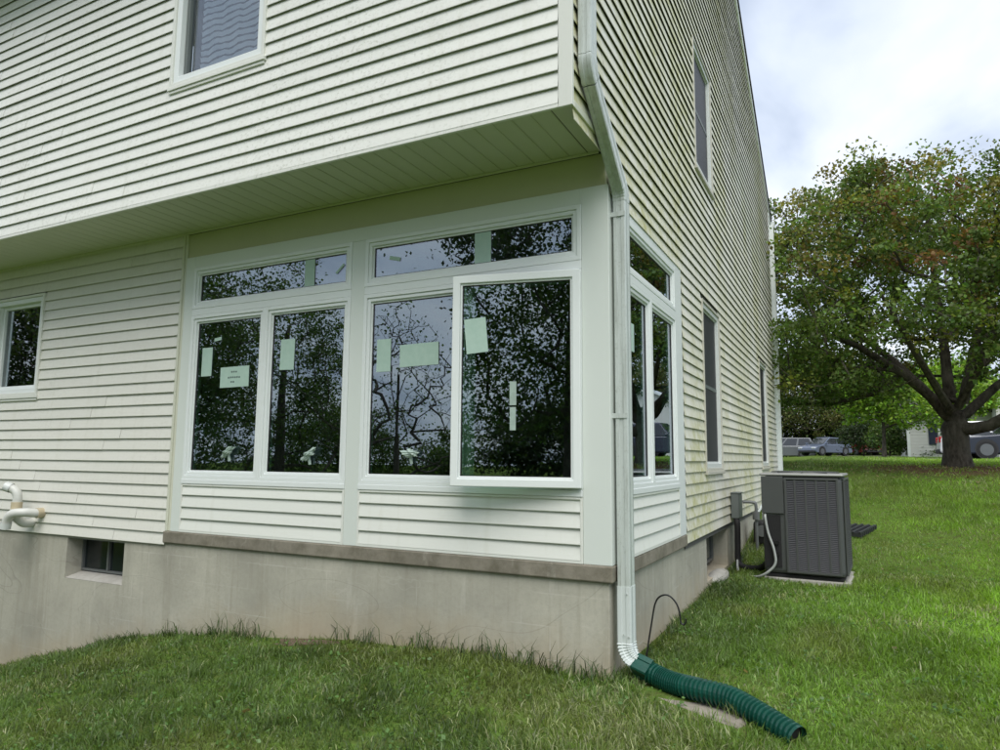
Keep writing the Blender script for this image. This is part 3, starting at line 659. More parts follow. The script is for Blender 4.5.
dbuild(MB().loft(rect_loft([(PX, 0.085, zt), (PX, 0.085, 1.0), (PX, 0.085, -0.135)], 0.082, 0.108)), 'middle_pipe', M['alum'], smooth=True)
dbuild(MB().loft(rect_loft([(PX, 0.085, -0.120), (PX, 0.085, -0.45)], 0.088, 0.114)), 'lower_pipe', M['alum_white'], smooth=True)
HD = Vector((0.80, -0.38, 0)).normalized(); yaw = math.atan2(HD.y, HD.x)
elb = []; wid = []
for i in range(17):
    a = i / 16 * R(62); q = 0.14; elb.append((PX + HD.x * q * (1 - math.cos(a)), 0.085 + HD.y * q * (1 - math.cos(a)), -0.448 - q * math.sin(a))); wid.append(1.05 if i % 2 else 0.95)
dbuild(MB().loft(rect_loft(elb, 0.090, 0.116, wid, 0.0)), 'bottom_elbow', M['alum_white'], smooth=True)
ee = Vector(elb[-1])
for z in (2.2, 0.9):
    m = MB(); m.box(0.0125, PX + 0.043, 0.026, 0.0265, z, z + 0.03); dbuild(m, 'strap', M['alum'])
for (sx, z) in ((0.02, -0.16), (0.0, -0.40), (0.03, -0.41)):
    m = MB(); m.tube([(PX + sx, 0.026, z), (PX + sx, 0.0215, z)], 0.005, 8); dbuild(m, 'rivet', M['alum'])
# ------------------------------------------------------------------ green drain extension
hs = empty('drain_hose', (0.2, 0.02, -0.62)); tag(hs, 'dark green corrugated drain hose snaking from the downspout over the lawn', 'hose')
def hbuild(m, name, mat, **k):
    o = m.build(name, mat, None, **k); o.parent = hs; o.matrix_parent_inverse = Matrix.Translation(hs.location).inverted(); return o
hp = [(ee.x, ee.y, ee.z), (0.27, 0.015, -0.605), (0.37, -0.035, -0.615), (0.53, -0.105, -0.608), (0.70, -0.150, -0.612), (0.86, -0.245, -0.640), (1.00, -0.335, -0.672), (1.045, -0.365, -0.684)]
def catmull(P, n):
    P = [Vector(p) for p in P]; out = []
    for i in range(len(P) - 1):
        p0, p1, p2, p3 = P[max(i - 1, 0)], P[i], P[i + 1], P[min(i + 2, len(P) - 1)]
        for k in range(n):
            t = k / n; out.append(0.5 * ((2 * p1) + (-p0 + p2) * t + (2 * p0 - 5 * p1 + 4 * p2 - p3) * t * t + (-p0 + 3 * p1 - 3 * p2 + p3) * t ** 3))
    out.append(P[-1]); return out
cp = catmull(hp, 60)
L = [0.0]
for i in range(1, len(cp)): L.append(L[-1] + (cp[i] - cp[i - 1]).length)
tot = L[-1]
def along(s): return Vector([float(np.interp(s, L, [c[k] for c in cp])) for k in range(3)])
loops = rect_loft([along(0.0), along(0.05), along(0.10)], 0.105, 0.125, [1, 1.02, 1.0], 0.0)
hbuild(MB().loft(loops), 'connector', M['hose'], smooth=True)
pts = []; rd = []; s = 0.085; ring = 0.026; k = 0
while s < tot - 0.02:
    comp = 0.0150 if (0.15 < s < 0.32) else ring * random.uniform(0.92, 1.08)
    for f, r_ in ((0.0, 0.050), (0.16, 0.050), (0.36, 0.0625), (0.64, 0.0625), (0.84, 0.050)):
        pts.append(along(s + f * comp)); rd.append(r_)
    s += comp
pts += [along(tot - 0.018), along(tot - 0.016), along(tot)]; rd += [0.050, 0.061, 0.061]
hbuild(MB().tube(pts, rd, 20, caps=False), 'corrugated_tube', M['hose'], smooth=False)
m = MB(); m.tube([along(tot - 0.06), along(tot - 0.02)], 0.044, 16); hbuild(m, 'tube_shade_plug', M['dark'])  # near-black plug stands in for the shade inside the hose mouth
# flat stone under the hose
def lump(name, pts2, z0, z1, mat, label, cat):
    m = MB(); n = len(pts2); cx = sum(p[0] for p in pts2) / n; cy = sum(p[1] for p in pts2) / n
    lo = [(p[0], p[1], z0) for p in pts2]; mi = [(p[0], p[1], z1(p) - 0.018) for p in pts2]; hi = [(cx + (p[0] - cx) * 0.95, cy + (p[1] - cy) * 0.90, z1(p)) for p in pts2]
    m.loft([lo, mi, hi]); o = m.build(name, mat, None, bevel=0.006); return tag(o, label, cat)
lump('splash_stone', [(0.20, 0.06), (0.21, -0.10), (0.40, -0.190), (0.60, -0.270), (0.765, -0.325), (0.80, -0.24), (0.70, -0.08), (0.45, 0.03)], -0.85, lambda p: -0.672 - 0.012 * max(0, p[0] - 0.2), M['concrete'], 'flat weathered concrete slab lying under the green hose', 'stone')
# shepherd hook
def curve_tube(name, pts, r, mat, label, cat, n=8, sub=8, parent=None):
    o = MB().tube(catmull(pts, sub), r, n).build(name, mat, parent, smooth=True)
    if label: tag(o, label, cat)
    return o
curve_tube('shepherd_hook', [(0.10, 0.36, -0.85), (0.105, 0.37, -0.64), (0.140, 0.39, -0.40), (0.165, 0.40, -0.270), (0.205, 0.40, -0.222), (0.255, 0.40, -0.218), (0.300, 0.405, -0.265), (0.318, 0.41, -0.330), (0.322, 0.41, -0.375), (0.338, 0.41, -0.388), (0.352, 0.41, -0.375), (0.355, 0.41, -0.350)], 0.0055, M['black_metal'], 'thin black metal shepherd hook stuck in the grass beside the foundation', 'garden hook')

# ------------------------------------------------------------------ air conditioner and services
fl = Vector((0.425, 3.895, 0)); fr_ = Vector((1.225, 3.86, 0)); fd = (fr_ - fl).normalized(); rot = math.atan2(fd.y, fd.x)
ctr = (fl + fr_) / 2 + Vector((-fd.y, fd.x, 0)) * 0.44
ac = empty('air_conditioner', (ctr.x, ctr.y, -0.575), rot); tag(ac, 'dark grey air conditioning condenser with louvred sides beside the house', 'air conditioner')
W2 = 0.405; Dp = 0.44; H = 1.055
m = MB(); m.box(-W2 + 0.010, W2 - 0.010, -Dp + 0.012, Dp - 0.010, 0.03, H); m.build('cabinet', M['ac'], ac, bevel=0.055, seg=5)
m = MB(); m.box(-W2 + 0.03, W2 - 0.03, -Dp + 0.03, Dp - 0.03, 0.0, 0.0295); m.build('base_pan', M['dark'], ac)
m = MB(); m.box(-W2 - 0.004, W2 + 0.004, -Dp - 0.003, Dp + 0.004, H + 0.0005, H + 0.030); m.build('lid', M['ac_top'], ac, bevel=0.02)
m = MB()
for k in range(9):
    rr = 0.06 + k * 0.035; m.tube([(rr * math.cos(t * math.pi / 16), rr * math.sin(t * math.pi / 16), H + 0.045) for t in range(33)], 0.003, 5)
for k in range(8): m.tube([(0.04 * math.cos(k * math.pi / 4), 0.04 * math.sin(k * math.pi / 4), H + 0.045), (0.35 * math.cos(k * math.pi / 4), 0.35 * math.sin(k * math.pi / 4), H + 0.033)], 0.004, 5)
m.build('fan_guard', M['ac'], ac)
m = MB(); m.box(-W2 + 0.012, -W2 + 0.232, -Dp - 0.008, -Dp + 0.0115, 0.66, H - 0.005); m.build('service_panel', M['ac'], ac, bevel=0.004)
m = MB(); m.box(-W2 + 0.030, -W2 + 0.195, -Dp + 0.004, -Dp + 0.0118, 0.10, 0.64); m.build('recess_shade_plate', M['dark'], ac)  # near-black plate on the cabinet face; colour imitates the shade of a recess
m = MB(); m.tube([(-W2 + 0.15, -Dp - 0.03, 0.36), (-W2 + 0.15, -Dp + 0.004, 0.36)], 0.022, 10); m.tube([(-W2 + 0.15, -Dp - 0.03, 0.24), (-W2 + 0.15, -Dp + 0.004, 0.24)], 0.022, 10); m.build('service_valve', M['black_metal'], ac)
def grille(x0, x1, face, name='louver_panel'):
    g = empty(name, (0, 0, 0), parent=ac)
    if face == 'front': T = lambda p: (p[0], -Dp - p[1], p[2])
    elif face == 'right': T = lambda p: (W2 + p[1], p[0], p[2])
    else: T = lambda p: (p[0], Dp + p[1], p[2])
    m = MB(T); m.ring(x0, x1, 0.055, H - 0.015, 0.022, -0.005, 0.010); m.build('panel_frame', M['ac'], g, bevel=0.003)
    n = 5
    for q in range(1, n): 
        u = x0 + (x1 - x0) * q / n; m = MB(T); m.box(u - 0.009, u + 0.009, -0.004, 0.0085, 0.0775, H - 0.0375); m.build('vertical_rib', M['ac'], g)
    z = 0.085
    while z < H - 0.05:
        m = MB(T); m.add([(x0 + .022, 0.006, z), (x1 - .022, 0.006, z), (x1 - .022, -0.006, z + 0.0135), (x0 + .022, -0.006, z + 0.0135), (x0 + .022, 0.004, z - 0.002), (x1 - .022, 0.004, z - 0.002), (x1 - .022, -0.008, z + 0.0115), (x0 + .022, -0.008, z + 0.0115)], [(0, 1, 2, 3), (7, 6, 5, 4), (0, 4, 5, 1), (1, 5, 6, 2), (2, 6, 7, 3), (3, 7, 4, 0)])
        m.build('louver', M['ac_grille'], g); z += 0.0185
grille(-W2 + 0.245, W2 - 0.045, 'front'); grille(-Dp + 0.05, Dp - 0.05, 'right')
pd = empty('equipment_pad', (ctr.x, ctr.y, -0.70), rot)
m = MB(); m.box(-0.40, 0.435, -0.440, 0.46, 0.0, 0.1195); po = m.build('equipment_pad', M['pad'], None, bevel=0.012); po.location = pd.location; po.rotation_euler = pd.rotation_euler; bpy.data.objects.remove(pd); tag(po, 'pale concrete pad under the air conditioner', 'pad')
# disconnect box, lineset, conduit, gas meter
eb = empty('electrical_box', (0.05, 4.62, 0.1)); tag(eb, 'small grey electrical disconnect box on the algae-stained siding', 'electrical box')
m = MB(); m.box(-0.03, 0.060, -0.13, 0.13, -0.135, 0.155); m.build('housing', M['greybox'], eb, bevel=0.006)
m = MB(); m.box(0.0605, 0.066, -0.12, 0.12, -0.125, 0.135); m.build('cover', M['greybox'], eb, bevel=0.004)
m = MB(); m.box(-0.03, 0.072, -0.135, 0.135, 0.1555, 0.165); m.build('hood', M['greybox'], eb)
curve_tube('refrigerant_line', [(0.06, 4.56, -0.02), (0.085, 4.50, -0.10), (0.085, 4.48, -0.35), (0.09, 4.46, -0.52), (0.16, 4.42, -0.575), (0.34, 4.34, -0.56), (0.47, 4.10, -0.44)], 0.034, M['insul'], 'thick black insulated refrigerant line from wall to air conditioner', 'pipe', 10)
curve_tube('flexible_conduit', [(0.075, 4.52, -0.45), (0.11, 4.28, -0.60), (0.22, 4.08, -0.615), (0.40, 3.86, -0.575), (0.545, 3.84, -0.45), (0.545, 3.85, -0.30), (0.49, 3.87, -0.12), (0.465, 3.88, 0.04), (0.465, 3.925, 0.07)], 0.013, M['conduit'], 'pale grey flexible conduit looping from the wall to the air conditioner', 'conduit')
gm = empty('gas_meter', (0.20, 5.75, -0.2)); tag(gm, 'gas meter with bent pipes behind the air conditioner', 'gas meter')
def gb(m, n, mt, **k): 
    o = m.build(n, mt, None, **k); o.parent = gm; o.matrix_parent_inverse = Matrix.Translation(gm.location).inverted(); return o
gb(MB().tube(catmull([(0.17, 5.55, -0.75), (0.17, 5.55, -0.2), (0.17, 5.55, 0.06), (0.13, 5.55, 0.10), (0.0, 5.55, 0.10)], 6), 0.02, 8), 'riser', M['meter'], smooth=True)
gb(MB().tube(catmull([(0.17, 5.55, -0.05), (0.20, 5.70, 0.0), (0.22, 5.84, 0.06), (0.22, 5.88, 0.02), (0.22, 5.88, -0.14)], 6), 0.017, 8), 'pipe', M['alum'], smooth=True)
gb(MB().box(0.10, 0.33, 5.74, 6.04, -0.48, -0.15), 'meter_body', M['black_metal'], bevel=0.05, seg=3)
gb(MB().tube([(0.17, 5.55, -0.12), (0.17, 5.55, -0.02)], 0.045, 12), 'regulator', M['meter'], smooth=True)
gb(MB().tube([(0.215, 5.74, -0.28), (0.215, 5.72, -0.28)], 0.075, 14), 'dial', M['meter'])
# vent pipes on the left
def pvc(name, pts, label, ring_at=None):
    o = empty(name, pts[0]); tag(o, label, 'vent pipe')
    def b_(m, n, mt, **k):
        q = m.build(n, mt, None, **k); q.parent = o; q.matrix_parent_inverse = Matrix.Translation(o.location).inverted()
    c = catmull(pts, 10); b_(MB().tube(c, 0.041, 16, caps=False), 'pipe', M['pvc'], smooth=True)
    d = (c[-1] - c[-4]).normalized(); b_(MB().tube([c[-1] - d * 0.05, c[-1] - d * 0.02], 0.037, 14), 'pipe_shade_plug', M['dark'])  # solid near-black plug painted as the shade inside the pipe end
    b_(MB().tube([c[-1] - d * 0.055, c[-1] + d * 0.004], 0.0475, 16, caps=False), 'rim_collar', M['oldframe'], smooth=True)
    for (i, mt) in (ring_at or []): d = (c[i + 1] - c[i - 1]).normalized(); b_(MB().tube([c[i] - d * 0.045, c[i] + d * 0.045], 0.049, 16), 'coupling', M[mt], smooth=True)
pvc('vent_pipe', [(-5.93, 0.01, -0.02), (-5.93, -0.10, -0.02), (-5.945, -0.165, 0.05), (-5.945, -0.17, 0.15), (-5.945, -0.17, 0.245), (-5.98, -0.185, 0.300), (-6.05, -0.225, 0.335)], 'upright white plastic vent pipe elbowing outward on the siding', [(29, 'pvc_dirty'), (23, 'pvc')])
pvc('vent_pipe', [(-5.78, 0.01, 0.080), (-5.78, -0.08, 0.080), (-5.80, -0.17, 0.090), (-5.88, -0.235, 0.080), (-5.94, -0.245, 0.02), (-5.965, -0.245, -0.06)], 'white plastic vent pipe curving down over the foundation top', [(5, 'pvc_dirty')])
# black drain grate in the lawn
dg = empty('drain_grate', (1.30, 6.75, zgf(1.30, 6.75) + 0.004), R(-20)); tag(dg, 'black mesh drain grate lying in the lawn beyond the air conditioner', 'drain grate')
sl_ = 0.11
for k in range(9): m = MB(lambda p: (p[0], p[1], p[2] + p[1] * sl_)); m.box(-0.19, 0.19, -0.28 + k * 0.07 - 0.014, -0.28 + k * 0.07 + 0.014, 0.0, 0.05); m.build('grate_bar', M['mesh_black'], dg)
for k in range(5): m = MB(lambda p: (p[0], p[1], p[2] + p[1] * sl_)); m.box(-0.17 + k * 0.085 - 0.014, -0.17 + k * 0.085 + 0.014, -0.30, 0.30, 0.0505, 0.066); m.build('cross_bar', M['mesh_black'], dg)
# far gutter and its downspout on the rear corner
gt = empty('gutter', (0.05, D_HOUSE + 0.30, 5.4)); tag(gt, 'white gutter end at the far rear corner of the house', 'gutter')
m = MB(); m.box(-6.0, 0.04, 0.0, 0.13, 0.02, 0.14); m.build('trough', M['trim'], gt, bevel=0.01)
m = MB(); m.box(0.0405, 0.05, -0.01, 0.14, 0.0, 0.155); m.build('end_cap', M['trim'], gt)
ds2 = empty('downspout', (0.05, D_HOUSE + 0.09, 0.4)); tag(ds2, 'white downspout running down the far rear corner of the house', 'downspout')
m = MB(); m.box(-0.04, 0.045, -0.055, 0.05, -0.1, 4.98); m.build('pipe', M['trim'], ds2, bevel=0.008)
m = MB(); m.box(-0.05, 0.0, 0.052, 0.32, 4.90, 4.98); m.build('outlet', M['trim'], ds2, bevel=0.008)

# ------------------------------------------------------------------ trees
def np_mesh(name, V, F, mat, col=None, parent=None):
    me = bpy.data.meshes.new(name); n = len(V); f = len(F); k = F.shape[1]
    me.vertices.add(n); me.vertices.foreach_set('co', V.astype(np.float32).ravel())
    me.loops.add(f * k); me.loops.foreach_set('vertex_index', F.astype(np.int32).ravel())
    me.polygons.add(f); me.polygons.foreach_set('loop_start', np.arange(0, f * k, k, dtype=np.int32)); me.polygons.foreach_set('loop_total', np.full(f, k, dtype=np.int32))
    if col is not None:
        a = me.attributes.new('col', 'FLOAT_COLOR', 'POINT'); a.data.foreach_set('color', np.concatenate([col, np.ones((n, 1))], 1).astype(np.float32).ravel())
    me.update(calc_edges=True); me.materials.append(mat)
    o = bpy.data.objects.new(name, me); COL.objects.link(o)
    if parent: o.parent = parent
    return o
def unit(a): return a / np.maximum(np.linalg.norm(a, axis=1, keepdims=True), 1e-9)
def leaves(name, C, size, cols, parent, g, up=0.6, jit=0.35):
    n = len(C); nrm = unit(g.normal(size=(n, 3)) + np.array([0, 0, up])); t = unit(np.cross(nrm, g.normal(size=(n, 3)))); b = np.cross(nrm, t)
    s = (size * g.uniform(1 - jit, 1 + jit, n))[:, None]
    dro = nrm * s * g.uniform(-0.25, 0.1, (n, 1))
    V = np.stack([C - t * s * 0.5, C + b * s * 0.36 - dro * 0.4, C + t * s * 0.5 + dro, C - b * s * 0.36 - dro * 0.4], 1).reshape(-1, 3)
    F = (np.arange(n)[:, None] * 4 + np.arange(4)[None]); K = np.repeat(cols, 4, 0)
    return np_mesh(name, V, F, M['leaf'], K, parent)
def make_tree(name, label, loc, targets, skel, leaf_n, leaf_size, spread, palette, trunk_r, seed, group=None, tip_r=0.007, flat=0.6, up=0.6, tipfall=0.0):
    """skel: list of polylines in local coordinates with radii; targets: Nx3 local points that grow a twig and a clump of leaves"""
    g = np.random.default_rng(seed); root = empty(name, loc); tag(root, label, 'tree', group)
    nodes = []; par = []
    def addn(p, q): nodes.append(np.array(p, float)); par.append(q); return len(nodes) - 1
    minr = {}
    first = None
    for (start, pl) in skel:
        prev = start if start is None else (start if isinstance(start, int) else None)
        if start == 'near':
            d = [np.linalg.norm(np.array(pl[0][:3]) - q) for q in nodes]; prev = int(np.argmin(d))
        for p in pl:
            prev = addn(p[:3], -1 if prev is None else prev); minr[prev] = p[3]
    base_n = len(nodes)
    T = np.array(targets); c0 = nodes[min(1, base_n - 1)]
    order = np.argsort(np.linalg.norm(T - c0, axis=1)); 
    leafpts = []
    for i in order:
        t = T[i]; P_ = np.array(nodes); d = np.linalg.norm(P_ - t, axis=1)
        d = d + 0.35 * np.maximum(0, P_[:, 2] - t[2] + 0.2); k = int(np.argmin(d)); p = P_[k]; L_ = np.linalg.norm(t - p)
        ns = max(1, int(L_ / 0.45)); prev = k
        side_ = g.normal(size=3) * L_ * 0.10
        for q in range(1, ns + 1):
            f = q / ns; pt = p + (t - p) * f + side_ * math.sin(math.pi * f) + np.array([0, 0, 0.10 * L_ * math.sin(math.pi * f)])
            prev = addn(pt, prev)
        leafpts.append(t)
    n = len(nodes); cnt = np.ones(n); ch = [[] for _ in range(n)]
    for i in range(n - 1, -1, -1):
        if par[i] >= 0: ch[par[i]].append(i)
    for i in range(n - 1, -1, -1):
        if par[i] >= 0 and par[i] < i: cnt[par[i]] += cnt[i]
    rad = tip_r * np.power(cnt, 0.42); rad = np.minimum(rad, trunk_r * 0.42)
    for i, r_ in minr.items(): rad[i] = r_
    m = MB(); done = set(); stack = [i for i in range(n) if par[i] < 0]
    while stack:
        s0 = stack.pop(); chain = [s0]
        if par[s0] >= 0: chain = [par[s0], s0]
        cur = s0
        while ch[cur]:
            nxt = max(ch[cur], key=lambda q: (rad[q], cnt[q])); 
            for q in ch[cur]:
                if q != nxt: stack.append(q)
            chain.append(nxt); cur = nxt
        rr = [float(rad[q]) for q in chain]
        if par[s0] >= 0: rr[0] = min(rr[0], rr[1] * 1.25)
        m.tube([nodes[q] for q in chain], rr, 12 if rr[0] > 0.09 else (6 if rr[0] > 0.03 else 4))
    m.build('trunk', M['bark'], root, smooth=True)
    if leaf_n:
        LP = np.array(leafpts); reps = leaf_n; N = len(LP) * reps
        w_ = np.exp(g.normal(0, 0.35, len(LP))); Cc = np.repeat(LP, reps, 0); sp = np.repeat(spread * w_, reps)[:, None]
        O = unit(g.normal(size=(N, 3))) * (g.random((N, 1)) ** 0.45) * 1.75 * np.array([1, 1, flat]) * sp
        Cc = Cc + O
        pal = np.array(palette(LP, g)); cl = np.repeat(pal, reps, 0) * g.uniform(0.62, 1.38, (N, 1)); cl = np.clip(cl * (1 + g.normal(0, 0.08, (N, 3))), 0.003, 0.9)
        leaves('crown', Cc, leaf_size, cl, root, g, up)
    return root
def crown_targets(n, c, r, seed, lobes=7, low_cut=-0.75, hollow=0.45):
    g = np.random.default_rng(seed); c = np.array(c); r = np.array(r); out = []
    ld = unit(g.normal(size=(lobes, 3))); la = g.uniform(0.05, 0.30, lobes)
    while len(out) < n:
        d = unit(g.normal(size=(1, 3)))[0]
        if d[2] < low_cut: continue
        bump = 0.86 + float(np.sum(la * np.maximum(0, ld @ d) ** 6)) - 0.10 * math.sin(5 * d[0] + seed) * math.cos(4 * d[1])
        q = (hollow + (1 - hollow) * g.random() ** 0.55) * bump
        out.append(c + d * r * q)
    return np.array(out)
def pal_of(*cols):
    cols = np.array(cols)
    def f(P_, g):
        i = g.integers(0, len(cols), len(P_)); return cols[i] * g.uniform(0.75, 1.25, (len(P_), 1))
    return f

# the big spreading maple on the right
MX, MY = 3.20, 12.7; MZ = zgf(MX, MY) - 0.03
def L_(*pts): return [(x - MX, y - MY, z - MZ, r) for x, y, z, r in pts]
skel = [(None, L_((3.20, 12.7, 0.40, 0.332), (3.20, 12.7, 0.62, 0.278), (3.20, 12.7, 0.85, 0.240), (3.20, 12.7, 1.10, 0.237), (3.20, 12.68, 1.38, 0.243), (3.19, 12.68, 1.58, 0.195))),
        ('near', L_((3.05, 12.6, 1.60, 0.118), (2.80, 12.4, 1.95, 0.101), (2.285, 12.2, 2.45, 0.084), (1.56, 11.9, 2.98, 0.064), (0.80, 11.6, 3.35, 0.042), (0.0, 11.5, 3.6, 0.025))),
        ('near', L_((3.0, 12.8, 1.72, 0.106), (2.70, 13.0, 2.20, 0.092), (2.21, 13.3, 2.85, 0.078), (1.40, 13.7, 3.70, 0.056), (0.6, 14.2, 4.3, 0.034))),
        ('near', L_((3.15, 12.75, 1.95, 0.112), (3.13, 12.9, 3.1, 0.090), (3.04, 12.9, 4.6, 0.062), (2.96, 12.8, 6.1, 0.028))),
        ('near', L_((3.36, 12.6, 1.85, 0.106), (3.62, 12.4, 3.05, 0.084), (3.98, 12.2, 4.5, 0.056), (4.3, 12.0, 5.8, 0.028))),
        ('near', L_((3.45, 12.5, 1.30, 0.123), (3.75, 12.35, 1.36, 0.112), (4.15, 12.2, 1.62, 0.095), (4.80, 12.0, 2.02, 0.073), (5.60, 11.7, 2.50, 0.050), (6.5, 11.5, 3.0, 0.028))),
        ('near', L_((3.42, 12.8, 1.62, 0.101), (4.0, 13.2, 2.18, 0.084), (4.7, 13.6, 2.75, 0.062), (5.5, 14.2, 3.4, 0.034))),
        ('near', L_((3.10, 12.35, 1.70, 0.084), (2.7, 11.6, 2.35, 0.067), (2.3, 10.8, 3.0, 0.050), (1.9, 10.0, 3.7, 0.028))),
        ('near', L_((3.25, 12.4, 1.75, 0.084), (3.6, 11.5, 2.6, 0.067), (4.0, 10.6, 3.5, 0.045))),
        ('near', L_((2.1, 12.1, 2.50, 0.039), (1.55, 11.9, 2.58, 0.028), (1.05, 11.7, 2.50, 0.021), (0.55, 11.6, 2.35, 0.013))),
        ('near', L_((1.75, 12.0, 2.70, 0.028), (1.35, 11.8, 2.45, 0.020), (1.15, 11.75, 2.25, 0.011)))]
g0 = np.random.default_rng(5)
tg = crown_targets(800, (0.15, 0.0, 3.40), (4.5, 3.6, 2.74), 3, lobes=16, low_cut=-0.42, hollow=0.30)
tg = tg[(tg[:, 2] > 1.55 + 0.35 * np.exp(-(tg[:, 0] ** 2 + tg[:, 1] ** 2) / 3.0))]
up_ = [] # upright shoots that break the outline at the top
for i in range(46):
    a = g0.uniform(0, 6.28); q = g0.uniform(0.2, 0.95) ** 0.6; px_, py_ = 0.15 + 4.1 * q * math.cos(a), 3.4 * q * math.sin(a); h_ = 3.40 + 2.70 * math.sqrt(max(0.02, 1 - q * q))
    for k in range(3): up_.append((px_ + g0.normal(0, .15), py_ + g0.normal(0, .15), h_ + k * g0.uniform(0.15, 0.42) - 0.1))
for i in range(90):   # low drooping skirt of the crown
    a = g0.uniform(0, 6.28); q = g0.uniform(0.55, 1.0); up_.append((0.1 + 4.3 * q * math.cos(a), 3.5 * q * math.sin(a), g0.uniform(1.75, 2.7)))
for i in range(80): up_.append((g0.uniform(-4.5, -1.2), g0.uniform(-2.8, 2.5), g0.uniform(1.45, 2.5)))
tg = np.concatenate([tg, np.array(up_)])
def maple_pal(P_, g):
    n = len(P_); base = np.array([[0.092, 0.142, 0.034]]) * np.ones((n, 1)); h = np.clip((P_[:, 2] - 3.0) / 3.4, 0, 1)
    r_ = g.random(n); c = base * g.uniform(0.75, 1.55, (n, 1))
    warm = r_ < 0.05 + 0.28 * h; c[warm] = np.array([0.185, 0.170, 0.046]) * g.uniform(0.7, 1.3, (int(warm.sum()), 1))  # more yellow, paler clumps higher up: young leaves plus top light put in colour
    red = (r_ > 0.965) & (h > 0.1); c[red] = np.array([0.17, 0.095, 0.038]) * g.uniform(0.8, 1.2, (int(red.sum()), 1))
    lime = (r_ > 0.80) & (r_ < 0.88); c[lime] = np.array([0.170, 0.205, 0.036])
    return c
make_tree('maple_tree', 'large spreading maple with reddish new leaves and thick forked trunk on the lawn', (MX, MY, MZ), tg, skel, 115, 0.078, 0.25, maple_pal, 0.40, 21, tip_r=0.0075)

def simple_tree(name, label, x, y, h, crown_r, crown_c, n, leafs, size, spread, palette, seed, trunk_r=0.16, group=None, low=-0.8, hollow=0.35, flat=0.7, tip_r=0.009, up=0.6, lean=0.0):
    z = zgf(x, y) - 0.05; tt = crown_targets(n, crown_c, crown_r, seed, low_cut=low, hollow=hollow); tt = tt[tt[:, 2] > 0.08]
    c = crown_c; sk = [(None, [(0, 0, 0, trunk_r * 1.35), (0.01, 0, h * 0.12, trunk_r), (lean * .4 + .05, 0.03, h * 0.30, trunk_r * 0.85), (lean * .7, 0.0, h * 0.50, trunk_r * 0.62), (lean + c[0] * 0.8, c[1] * 0.8, h * 0.72, trunk_r * 0.34)])]
    return make_tree(name, label, (x, y, z), tt, sk, leafs, size, spread, palette, trunk_r, seed, group, tip_r, flat, up)
OLIVE = pal_of((0.095, 0.118, 0.034), (0.115, 0.135, 0.042), (0.075, 0.100, 0.030), (0.135, 0.140, 0.048)); DARK = pal_of((0.027, 0.048, 0.018), (0.039, 0.063, 0.021), (0.048, 0.072, 0.027))
LIME = pal_of((0.170, 0.290, 0.030), (0.210, 0.335, 0.040), (0.135, 0.235, 0.027)); MID = pal_of((0.054, 0.099, 0.024), (0.075, 0.126, 0.030), (0.093, 0.138, 0.036))
G_BACK = 'trees beyond the lawn'
simple_tree('olive_tree', 'olive green broad tree standing behind the parked van', -2.6, 66.0, 9.0, (5.2, 3.6, 4.2), (0, 0, 4.9), 330, 85, 0.20, 0.66, OLIVE, 31, 0.22, G_BACK)
simple_tree('lime_tree', 'bright yellow-green young tree left of the maple trunk', 2.75, 38.2, 5.4, (2.45, 2.2, 2.0), (0, 0, 3.25), 170, 60, 0.17, 0.36, LIME, 32, 0.10, G_BACK)
simple_tree('lime_tree', 'bright green tree glimpsed right of the maple trunk', 6.4, 40.5, 6.0, (2.2, 2.0, 2.1), (0, 0, 3.6), 110, 60, 0.17, 0.36, LIME, 33, 0.10, G_BACK)
simple_tree('dark_tree', 'dark shady tree behind the red car', 2.6, 69.0, 9.0, (4.6, 3.2, 4.4), (0, 0, 4.6), 210, 75, 0.26, 0.70, DARK, 34, 0.24, G_BACK)
simple_tree('dark_tree', 'dark tree hiding behind the far house corner', -8.2, 68.0, 9.5, (4.6, 3.6, 4.0), (0, 0, 5.2), 120, 60, 0.32, 0.75, DARK, 35, 0.24, G_BACK)
simple_tree('shrub', 'dark green rounded shrub at the left of the neighbouring house', 3.3, 46.0, 2.6, (1.25, 1.1, 1.25), (0, 0, 1.3), 80, 55, 0.13, 0.26, MID, 36, 0.05, 'shrubs by the neighbouring house')
simple_tree('shrub', 'broad mid-green bush below the bright tree', 1.9, 50.5, 3.2, (1.6, 1.2, 1.4), (0, 0, 1.55), 80, 55, 0.15, 0.30, DARK, 37, 0.05, 'shrubs by the neighbouring house')
simple_tree('shrub', 'low hedge shrub under the neighbouring window', 5.4, 44.6, 0.9, (1.4, 0.5, 0.5), (0, 0, 0.45), 40, 45, 0.09, 0.16, MID, 38, 0.03, 'shrubs by the neighbouring house')
for i, (x, y, h, s_, lb) in enumerate(((8.5, 73, 10, 4.8, 'tall green tree rising behind the neighbouring house'), (17, 66, 11, 5.2, 'tall tree far right beyond the neighbouring roof'), (27, 60, 11, 5.4, 'farthest right tree beyond the driveway'), (-16, 72, 10, 5.0, 'far tree hidden behind the house back wall'))):
    simple_tree('background_tree', lb, x, y, h, (s_, s_ * 0.8, h * 0.42), (0, 0, h * 0.56), 110, 55, 0.34, 0.8, (MID, OLIVE, DARK, MID)[i], 50 + i, 0.24, G_BACK)

for i, (x, y, lb) in enumerate(((-5.0, 66.5, 'dark hedge bush behind the grey minivan'), (-0.6, 67.5, 'dark hedge bush behind the silver-blue hatchback'), (3.8, 66.0, 'dark hedge bush behind the dark red car'), (7.2, 64.0, 'dark hedge bush behind the left end of the neighbouring house'))):
    simple_tree('hedge_bush', lb, x, y, 2.6, (2.9, 1.4, 1.7), (0, 0, 1.5), 110, 60, 0.20, 0.42, DARK, 60 + i, 0.06, 'hedge bushes behind the parked cars')
